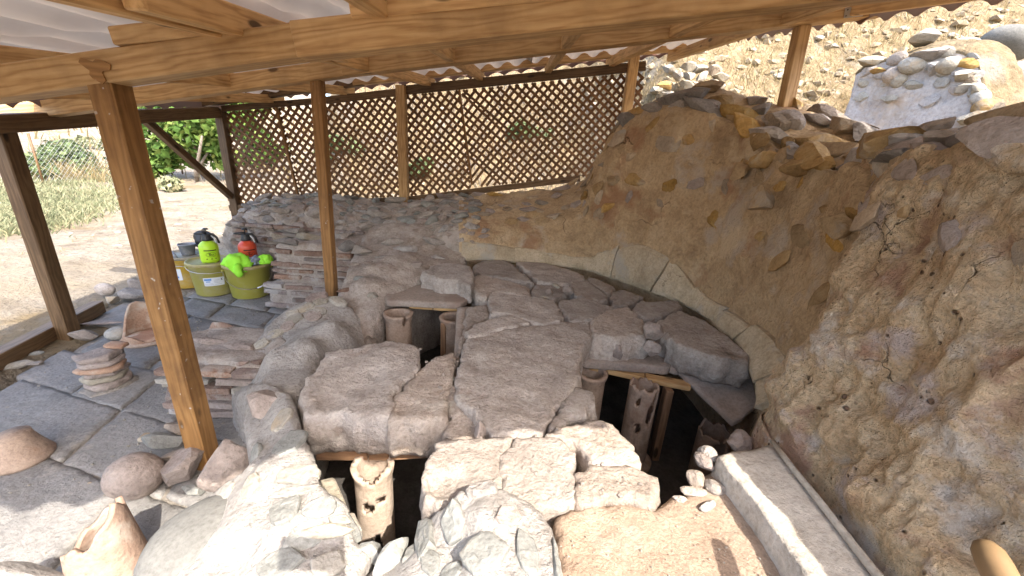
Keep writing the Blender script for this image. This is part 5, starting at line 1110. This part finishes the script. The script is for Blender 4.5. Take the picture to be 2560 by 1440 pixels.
for px, py, y, wp, hp, mt, kd, ix, sp in ((2182, 152, 3.72, 84, 36, 'pale_stone', ROCK, 1, 0), (2240, 190, 3.7, 60, 40, 'stone', ROUND, 2, .2), (2285, 165, 3.68, 70, 40, 'pale_stone', ROUND, 1, .2), (2345, 165, 3.66, 70, 40, 'stone', ROCK, 3, .1), (2330, 135, 3.75, 110, 34, 'stone', ROCK, 5, 0), (2250, 200, 3.68, 40, 40, 'pale_stone', ROUND, 4, 0), (2375, 165, 3.6, 60, 40, 'pale_stone', ROUND, 0, .3), (2418, 190, 3.58, 78, 30, 'pale_stone', ROCK, 2, 0), (2410, 220, 3.58, 76, 30, 'pale_stone', ROCK, 7, .1), (2450, 245, 3.6, 40, 40, 'pale_stone', ROUND, 1, 0), (2460, 270, 3.6, 50, 46, 'ochre_stone', ROUND, 3, 0), (2440, 300, 3.6, 100, 30, 'pale_stone', ROCK, 9, .1), (2200, 180, 3.69, 60, 18, 'ochre_stone', ROCK, 4, 0)):
    stone_y('stone', px, py, ry(px, py), wp, hp, M[mt], kd, ix, sp, ruin)
for px, py, y, wp, hp, mt, kd, ix, sp, lab in ((2312, 96, 4.3, 100, 46, 'pale_stone', ROCK, 4, -.2, 'angular white boulder above the ruin wall'), (2525, 108, 4.1, 130, 66, 'boulder', ROUND, 2, .35, 'big rounded greyish boulder at the top right corner'), (2410, 112, 4.2, 80, 24, 'green_stone', ROUND, 0, .1, 'flat blue grey stone between white boulder and rounded boulder'), (2545, 185, 4.0, 60, 60, 'pale_stone', ROUND, 3, .2, 'rounded stone at the right edge under the big boulder'), (2550, 290, 3.9, 60, 50, 'pale_stone', ROUND, 1, .2, 'pale cobble at the right edge above the side wall'), (2530, 320, 3.8, 40, 30, 'pale_stone', ROUND, 4, .2, 'small pale cobble low at the right edge')):
    tag(stone_y('boulder', px, py, y, wp, hp, M[mt], kd, ix, sp, None, kd is ROUND), lab, 'boulder')
# small stacked remnant behind the lattice end
rem = tag(empty('stone_remnant', tuple(Yp(1730, 260, 4.5))), 'small stack of pale stones between lattice end and dry slope', 'wall')
rq = random.Random(9)
plate('earth_core', [np.array([*Yp(px, 190, 4.65)[:2], z]) for px, z in ((1650, 2.0), (1700, 2.12), (1760, 2.12), (1800, 2.02))] + [np.array([*Yp(px, 190, 5.0)[:2], z]) for px, z in ((1800, 2.05), (1650, 2.05))], .8, M['hill'], .05, .02, parent=rem, seed=77)
for r in range(5):
    for c in range(4):
        stone_y('stone', 1672 + c * 36 + rq.uniform(-10, 10) + (r % 2) * 14, 172 + r * 22 + rq.uniform(-5, 5), 4.5 + .02 * c, rq.uniform(34, 56), rq.uniform(18, 30), M[rq.choice(['pale_stone', 'ochre_stone', 'pale_stone'])], ROCK, rq.randrange(12), rq.uniform(-.3, .3), rem)
# stones lying on the slope and field
hs = random.Random(21); n_ = 0; PH_ = []
while n_ < 170:
    if hs.random() < .72: px, py = hs.uniform(1500, 2560), hs.uniform(5, 330)
    else: px, py = hs.uniform(380, 1500), hs.uniform(190, 520)
    p = Gp(px, py)
    if p[1] > 28 or p[1] < 3.9: continue
    s = hs.uniform(.022, .075) * (1.0 + .05 * p[1]); m = Matrix.Translation(p + np.array([0, 0, s * .1])) @ Matrix.Rotation(hs.uniform(0, 6), 4, 'Z') @ Matrix.Diagonal((s * hs.uniform(.9, 1.7), s, s * .6, 1))
    tag(inst('slope_stone', hs.choice(LOWROCK), M[hs.choice(['pale_stone', 'tan_stone', 'tan_stone'])], m, None), 'small pale stone lying on the dry slope', 'stone', 'small stones on the dry slope'); n_ += 1
for k in range(46):
    p = Gp(hs.uniform(0, 560), hs.uniform(560, 800)); 
    if p[1] < 2.2: continue
    s = hs.uniform(.015, .04); m = Matrix.Translation(p) @ Matrix.Rotation(hs.uniform(0, 6), 4, 'Z') @ Matrix.Diagonal((s * 1.4, s, s * .5, 1))
    tag(inst('field_stone', hs.choice(LOWROCK), M['pale_stone'], m, None), 'small pale stone on the sunny trodden field', 'stone', 'small stones on the field')
def blades(name, P, hgt, wid, mat, lean=.6, seed=0, kind='stuff', curl=False):
    R = np.random.RandomState(seed); n = len(P); a = R.uniform(0, 2*pi, n); h = R.uniform(.5, 1.2, n) * hgt; l = R.uniform(.1, lean, n) * h; b = R.uniform(0, 2*pi, n); ww = wid * R.uniform(.6, 1.3, n)
    o = np.stack([np.cos(a) * ww, np.sin(a) * ww, np.zeros(n)], 1); tip = P + np.stack([np.cos(b) * l, np.sin(b) * l, h], 1)
    mid = (P + tip) / 2 + np.stack([np.zeros(n), np.zeros(n), .12 * h], 1)
    V = np.stack([P - o, P + o, mid + o * .7, mid - o * .7, tip], 1).reshape(-1, 3); i = np.arange(n) * 5
    Fs = [(k, k+1, k+2, k+3) for k in i] + [(k+3, k+2, k+4) for k in i]
    o_ = mk(name, V, Fs, mat, None, False); tag(o_, kind=kind); return o_
def onground(x, y): return np.stack([x, y, terrain(x[:, None], y[:, None])[:, 0] - .01], 1)
def debris(name, P, smin, smax, mat, seed, parent=None):
    """grit and crumbs too small and too many to count"""
    R = np.random.RandomState(seed); P = np.asarray(P); n = len(P); s = smin + (smax - smin) * R.uniform(0, 1, n) ** 2.5
    ib = bmesh.new(); bmesh.ops.create_icosphere(ib, subdivisions=1, radius=1); base = np.array([v.co[:] for v in ib.verts]); fc = np.array([[v.index for v in f.verts] for f in ib.faces]); ib.free(); nb = len(base)
    B = base[None] * R.uniform(.62, 1.15, (n, nb, 1)); 
    for _ in range(3):
        d = R.normal(0, 1, (n, 1, 3)); d /= np.linalg.norm(d, axis=2, keepdims=True); k = (B * d).sum(2, keepdims=True); B = B - d * np.maximum(k - .45, 0)
    B = B * np.array([1.25, .9, .7]) * s[:, None, None]; a = R.uniform(0, 2*pi, n); x = B[..., 0] * np.cos(a)[:, None] - B[..., 1] * np.sin(a)[:, None]; y = B[..., 0] * np.sin(a)[:, None] + B[..., 1] * np.cos(a)[:, None]
    V = np.stack([x, y, B[..., 2]], -1) + P[:, None, :]; Fs = (fc[None] + (np.arange(n) * nb)[:, None, None]).reshape(-1, 3)
    return tag(mk(name, V.reshape(-1, 3), Fs, mat, parent, False), kind='stuff')
slope_pts = np.array([Gp(hs.uniform(1450, 2560), hs.uniform(2, 330)) for _ in range(1000)] + [Gp(hs.uniform(540, 1500), hs.uniform(190, 480)) for _ in range(800)])
tuft = slope_pts[NR.randint(0, len(slope_pts), 14000)] + NR.normal(0, .16, (14000, 3)); tuft = tuft[tuft[:, 1] > 4.2]
blades_todo = tuft
debris('slope_rubble', slope_pts[:900], .02, .085, M['tan_stone'], 4); debris('slope_rubble', slope_pts[::2] + np.array([.13, .1, .02]), .015, .07, M['ochre_stone'], 5)
debris('field_gravel', [Gp(hs.uniform(0, 560), hs.uniform(480, 830)) for _ in range(700)], .005, .022, M['pale_stone'], 6)
debris('pavement_grit', [np.array([*q, .002]) for q in np.stack([NR.uniform(-2.5, -.9, 900), NR.uniform(.6, 3.0, 900)], 1)], .002, .009, M['pale_stone'], 7)
debris('floor_grit', [Zp(hs.uniform(1400, 1960), hs.uniform(1262, 1440), .442) for _ in range(260)], .0008, .003, M['pale_stone'], 8)
ep = []
for o in [o for o in bpy.data.objects if o.name.startswith('floor_slab')]:
    vv = np.array([v.co[:] for v in o.data.vertices]); zt = vv[:, 2].max()
    for _ in range(26):
        v = vv[NR.randint(len(vv))]
        if v[2] > zt - .05: ep.append(v + np.array([NR.normal(0, .006), NR.normal(0, .006), .001]))
debris('mortar_crumbs', ep, .002, .011, M['slab'], 9)
R = np.random.RandomState(3)
# dry grass on the slope
cxy = np.stack([R.uniform(-3.2, 13, 2600), 4.4 + 15 * R.uniform(0, 1, 2600) ** 1.6], 1); cxy = cxy[(fbm(np.c_[cxy, np.zeros(len(cxy))], .9, 3, 4) > -.12)]
pts = np.repeat(cxy, 11, 0) + R.normal(0, .07, (len(cxy) * 11, 2)); blades('dry_grass', onground(pts[:, 0], pts[:, 1]), .17, .005, M['straw'], 1.1, 1)
sx = R.uniform(1.6, 7, 1500); sy = R.uniform(2.2, 5.5, 1500); blades('dry_grass', onground(sx, sy), .15, .004, M['straw'], 1.0, 8)
blades('dry_grass', onground(blades_todo[:, 0], blades_todo[:, 1]), .085, .004, M['straw'], 1.4, 12)
# straw litter and far yellow grass on the field
fx = R.uniform(-9, -2.9, 6000); fy = R.uniform(1.8, 9, 6000); k = fbm(np.c_[fx, fy, fx * 0], 1.1, 3, 9) > -.05; blades('straw_litter', onground(fx[k], fy[k]), .035, .004, M['straw'], 3.5, 2)
fx = R.uniform(-60, -3, 9000); fy = R.uniform(9, 55, 9000); blades('dry_grass', onground(fx, fy), .5, .03, M['straw'], .8, 5)
# low weeds
wp_ = [Gp(R.uniform(-60, 285), R.uniform(428, 590)) for _ in range(520)]; wp_ = np.array([p for p in wp_ if 590 - (p[0] > 0) > 0])
wp_ = wp_[np.array([inside(np.array([[*( (lambda v: (1280 + F * (v @ cr) / (v @ f0), 720 - F * (v @ cu) / (v @ f0)))(p - CAM))]]), [(-80, 470), (60, 450), (180, 430), (290, 425), (285, 470), (270, 520), (150, 560), (40, 590), (-80, 600)])[0] for p in wp_])]
pw = np.repeat(wp_[:, :2], 40, 0) + R.normal(0, .15, (len(wp_) * 40, 2)); blades('low_weeds', onground(pw[:, 0], pw[:, 1]), .095, .007, M['leaf_weed'], 1.5, 4)
def leaves(name, C, rad, n, size, mat, parent, seed, squash=.8, shellb=.45):
    """many leaf faces through the volume of several clumps"""
    R = np.random.RandomState(seed); C = np.array(C); k = R.randint(0, len(C), n); d = R.normal(0, 1, (n, 3)); d /= np.linalg.norm(d, axis=1)[:, None]
    r = np.array(rad)[k] * R.uniform(shellb, 1, n) ** .6 * (1 + .3 * R.normal(0, 1, n)); P = C[k] + d * r[:, None] * np.array([1, 1, squash])
    nn_ = d + R.normal(0, .6, (n, 3)) + np.array([0, 0, .4]); nn_ /= np.linalg.norm(nn_, axis=1)[:, None]
    t = np.cross(nn_, R.normal(0, 1, (n, 3))); t /= np.linalg.norm(t, axis=1)[:, None]; b = np.cross(nn_, t); s = size * R.uniform(.6, 1.3, n)[:, None]
    V = np.stack([P - t * s, P - b * s * .55 - nn_ * s * .1, P + t * s, P + b * s * .55 - nn_ * s * .1], 1).reshape(-1, 3); i = np.arange(n) * 4
    return mk(name, V, [(a, a+1, a+2, a+3) for a in i], mat, parent, False)
# fig tree
tp = Gp(492, 455); ft = tag(empty('fig_tree', tuple(tp)), 'bushy green fig tree with broad leaves seen past the diagonal brace', 'tree')
dT = depth(tp); S_ = dT / F
def off(px, py, dy=0.0): return Yp(px, py, tp[1] + dy)
limbs = [[(492, 458), (490, 425), (497, 390), (505, 340)], [(491, 425), (460, 385), (425, 340)], [(497, 390), (470, 340), (455, 290)], [(490, 430), (520, 380), (540, 330)], [(425, 340), (390, 320), (370, 300)]]
for i, L in enumerate(limbs):
    tube('trunk' if i == 0 else 'limb', [off(px, py, (j * .15 if i % 2 else -j * .12) - .2 * (j == 0 and i < 0)) for j, (px, py) in enumerate(L)], [max(.012, (.05 if i == 0 else .03) * (1 - .2 * j)) for j in range(len(L))], M['bark'], ft, 8)
cl = [(380, 300, .3), (400, 360, .1), (430, 290, 0), (450, 330, -.2), (480, 285, .2), (410, 400, .2), (505, 310, -.1), (530, 360, .2), (540, 300, .1), (440, 380, .3), (385, 420, .1), (470, 250, .3), (540, 250, .4), (400, 250, .2), (500, 380, .4), (590, 300, .6), (620, 260, .7), (560, 400, .5)]
leaves('crown', [off(a, b, c) for a, b, c in cl], [S_ * r for r in (46, 40, 50, 44, 48, 30, 44, 36, 44, 34, 24, 60, 60, 60, 30, 44, 50, 26)], 4200, S_ * 11, M['leaf_fig'], ft, 5)
# bushes behind the wire fence, and shrubs past the lattice
def bush(label, px, py, wpx, hpx, mat, seed, n=1500, group=None, lf=7, nm='bush'):
    p = Gp(px, py); s = depth(p) / F; b = tag(empty(nm, tuple(p)), label, 'bush', group); Rb = random.Random(seed)
    C = []; rad = []
    for k in range(9):
        a = Rb.uniform(-.42, .42); h = Rb.uniform(.2, .8) * (1 - abs(a)); C.append(p + np.array([a * wpx * s, Rb.uniform(-.2, .5) * wpx * s * .5, h * hpx * s])); rad.append(Rb.uniform(.16, .26) * min(wpx, hpx * 1.4) * s)
    leaves('foliage', C, rad, n, s * lf, M[mat], b, seed)
    for k in range(3): tube('stem', [p, p + (C[k] - p) * .6, C[k + 3]], [.02, .014, .008], M['bark'], b, 6)
bush('large grey green bush behind the wire fence', 180, 440, 160, 110, 'leaf_dark', 1, 2200)
bush('dark low bush at the left behind the wire fence', 90, 450, 90, 60, 'leaf_dark', 2, 1200)
bush('small grey weed clump at the foot of the brace', 425, 480, 60, 40, 'leaf_weed', 3, 500)
bush('dry yellowish bush on the field beyond the fence', 215, 372, 120, 40, 'leaf_weed', 4, 900)
bush('green bush behind the left lattice panel', 640, 420, 110, 120, 'leaf_fig', 5, 1600, None, 9)
bush('dark shrub on the bank behind the middle lattice panel', 860, 400, 130, 70, 'leaf_dark', 6, 1200)
bush('dark shrub low behind the middle lattice panel', 1060, 440, 90, 50, 'leaf_dark', 7, 900)
bush('dark shrub behind the right lattice panel', 1330, 350, 120, 50, 'leaf_dark', 8, 900)
bush('far green bush above the lattice top rail', 1180, 190, 90, 40, 'leaf_fig', 9, 700)
dxy = np.array([Gp(R.uniform(380, 1550), R.uniform(230, 480))[:2] for _ in range(240)]); dxy = np.repeat(dxy, 16, 0) + R.normal(0, .1, (240 * 16, 2)); blades('dead_stalks', onground(dxy[:, 0], dxy[:, 1]), .22, .006, M['bark'], 1.2, 7)
# straw clump by the fence
dxy = np.array([Gp(R.uniform(80, 260), R.uniform(415, 455))[:2] for _ in range(60)]); dxy = np.repeat(dxy, 20, 0) + R.normal(0, .12, (1200, 2)); blades('dry_stalks', onground(dxy[:, 0], dxy[:, 1]), .38, .006, M['straw'], 1.4, 6)
# chain link fence
fa, fb = Gp(20, 470), Gp(560, 425); fn = tag(empty('chain_link_fence', tuple((fa + fb) / 2)), 'thin chain link wire fence crossing the field in front of the bushes', 'fence')
H_ = .75; dv = fb - fa; L = np.linalg.norm(dv[:2])
def fpt(u, v): p = fa + dv * u; return np.array([p[0], p[1], gz(p[0], p[1]) + v * H_])
for u in (.1, .42, .7, .97): tube('fence_post', [fpt(u, -.05), fpt(u, 1.12)], .018, M['wood_dark'], fn, 6)
V = []; Fs = []
def wire(a, b):
    i = len(V); d = b - a; d /= np.linalg.norm(d); o = np.cross(d, [0, 1, 0]) * .0022
    V.extend([a - o, a + o, a + np.array([0, .004, 0]), b - o, b + o, b + np.array([0, .004, 0])])
    Fs.extend([(i, i+1, i+4, i+3), (i+1, i+2, i+5, i+4), (i+2, i, i+3, i+5)])
k = int(L / .085)
for i in range(-10, k + 10):
    for sgn in (1, -1):
        u0, u1 = i / k, i / k + sgn * H_ / L * 1.0; v0, v1 = 0.0, 1.0
        if not (0 <= u0 <= 1 and 0 <= u1 <= 1): continue
        wire(fpt(u0, 0), fpt(u1, 1))
for v_ in (.02, .98): wire(fpt(0, v_), fpt(1, v_))
tag(mk('wire_mesh', V, Fs, M['wire'], fn, False), kind='stuff')

# ------------------------------------------------------------------ the photographer just outside the eave, whose phone and arm throw the shadow in front
def skin(name, J, E_, mat, parent=None):
    """one continuous body grown from joints {name: (x, y, z, radius)}"""
    ks = list(J); me = bpy.data.meshes.new(name); me.from_pydata([J[k][:3] for k in ks], [(ks.index(a), ks.index(b)) for a, b in E_], []); me.update()
    o = link(name, me, mat, parent, False); o.modifiers.new('skin', 'SKIN'); sv = me.skin_vertices[0].data
    for i, k in enumerate(ks): sv[i].radius = (J[k][3], J[k][3]); sv[i].use_root = (i == 0)
    o.modifiers['skin'].use_smooth_shade = True; m = o.modifiers.new('sub', 'SUBSURF'); m.levels = m.render_levels = 1
    return o
bx, by, bz = .62, -.66, .36
J = {'pelvis': (bx, by, bz + .66, .105), 'waist': (bx, by, bz + .80, .095), 'chest': (bx - .01, by + .01, bz + .96, .12), 'neck': (bx - .015, by + .03, bz + 1.10, .045), 'head0': (bx - .02, by + .05, bz + 1.17, .07), 'head': (bx - .025, by + .06, bz + 1.26, .075),
     'sl': (bx - .14, by + .03, bz + 1.03, .05), 'el': (bx - .20, by + .26, bz + .86, .036), 'wl': (.075, -.085, 1.175, .022), 'pl': (.062, -.05, 1.185, .02),
     'sr': (bx + .13, by + .02, bz + 1.03, .05), 'er': (bx + .17, by + .12, bz + .80, .036), 'wr': (bx + .10, by + .30, bz + .78, .023), 'pr': (bx + .08, by + .36, bz + .78, .02),
     'hl': (bx - .08, by, bz + .60, .075), 'kl': (bx - .09, by + .03, bz + .34, .052), 'al': (bx - .09, by, bz + .06, .034), 'tl': (bx - .10, by + .12, bz + .02, .03),
     'hr': (bx + .08, by, bz + .60, .075), 'kr': (bx + .09, by + .03, bz + .34, .052), 'ar': (bx + .09, by, bz + .06, .034), 'tr': (bx + .10, by + .12, bz + .02, .03)}
E2 = [('pelvis', 'waist'), ('waist', 'chest'), ('chest', 'neck'), ('neck', 'head0'), ('head0', 'head'), ('chest', 'sl'), ('sl', 'el'), ('el', 'wl'), ('wl', 'pl'), ('chest', 'sr'), ('sr', 'er'), ('er', 'wr'), ('wr', 'pr'), ('pelvis', 'hl'), ('hl', 'kl'), ('kl', 'al'), ('al', 'tl'), ('pelvis', 'hr'), ('hr', 'kr'), ('kr', 'ar'), ('ar', 'tr')]
for k_, (dx, dz, ln) in enumerate(((.0, .022, .034), (.004, .008, .04), (.004, -.006, .038), (.002, -.02, .03))):
    J['f%d' % k_] = (.062 - dx, -.035, 1.185 + dz, .006); J['g%d' % k_] = (.062 - ln, -.022, 1.185 + dz, .005); E2 += [('pl', 'f%d' % k_), ('f%d' % k_, 'g%d' % k_)]
J['th0'] = (.052, -.052, 1.205, .007); J['th1'] = (.03, -.045, 1.212, .006); E2 += [('pl', 'th0'), ('th0', 'th1')]
M['cloth_grey'] = plain('grey_clothing', (.14, .15, .18), .9, .1)
tag(skin('person', J, E2, M['cloth_grey']), 'person in grey clothing standing outside the eave holding out a phone', 'person')
M_ph = Matrix((cr, -f0, cu)).transposed().to_4x4(); M_ph.translation = Vector(CAM - f0 * .02 + cr * .0 - cu * .022)
ph_ = link('phone', cbox_mesh('phone', .135, .008, .066, .003), M['black'], None, False); ph_.matrix_world = M_ph
tag(ph_, 'black phone held sideways in the outstretched hand of the person', 'phone')
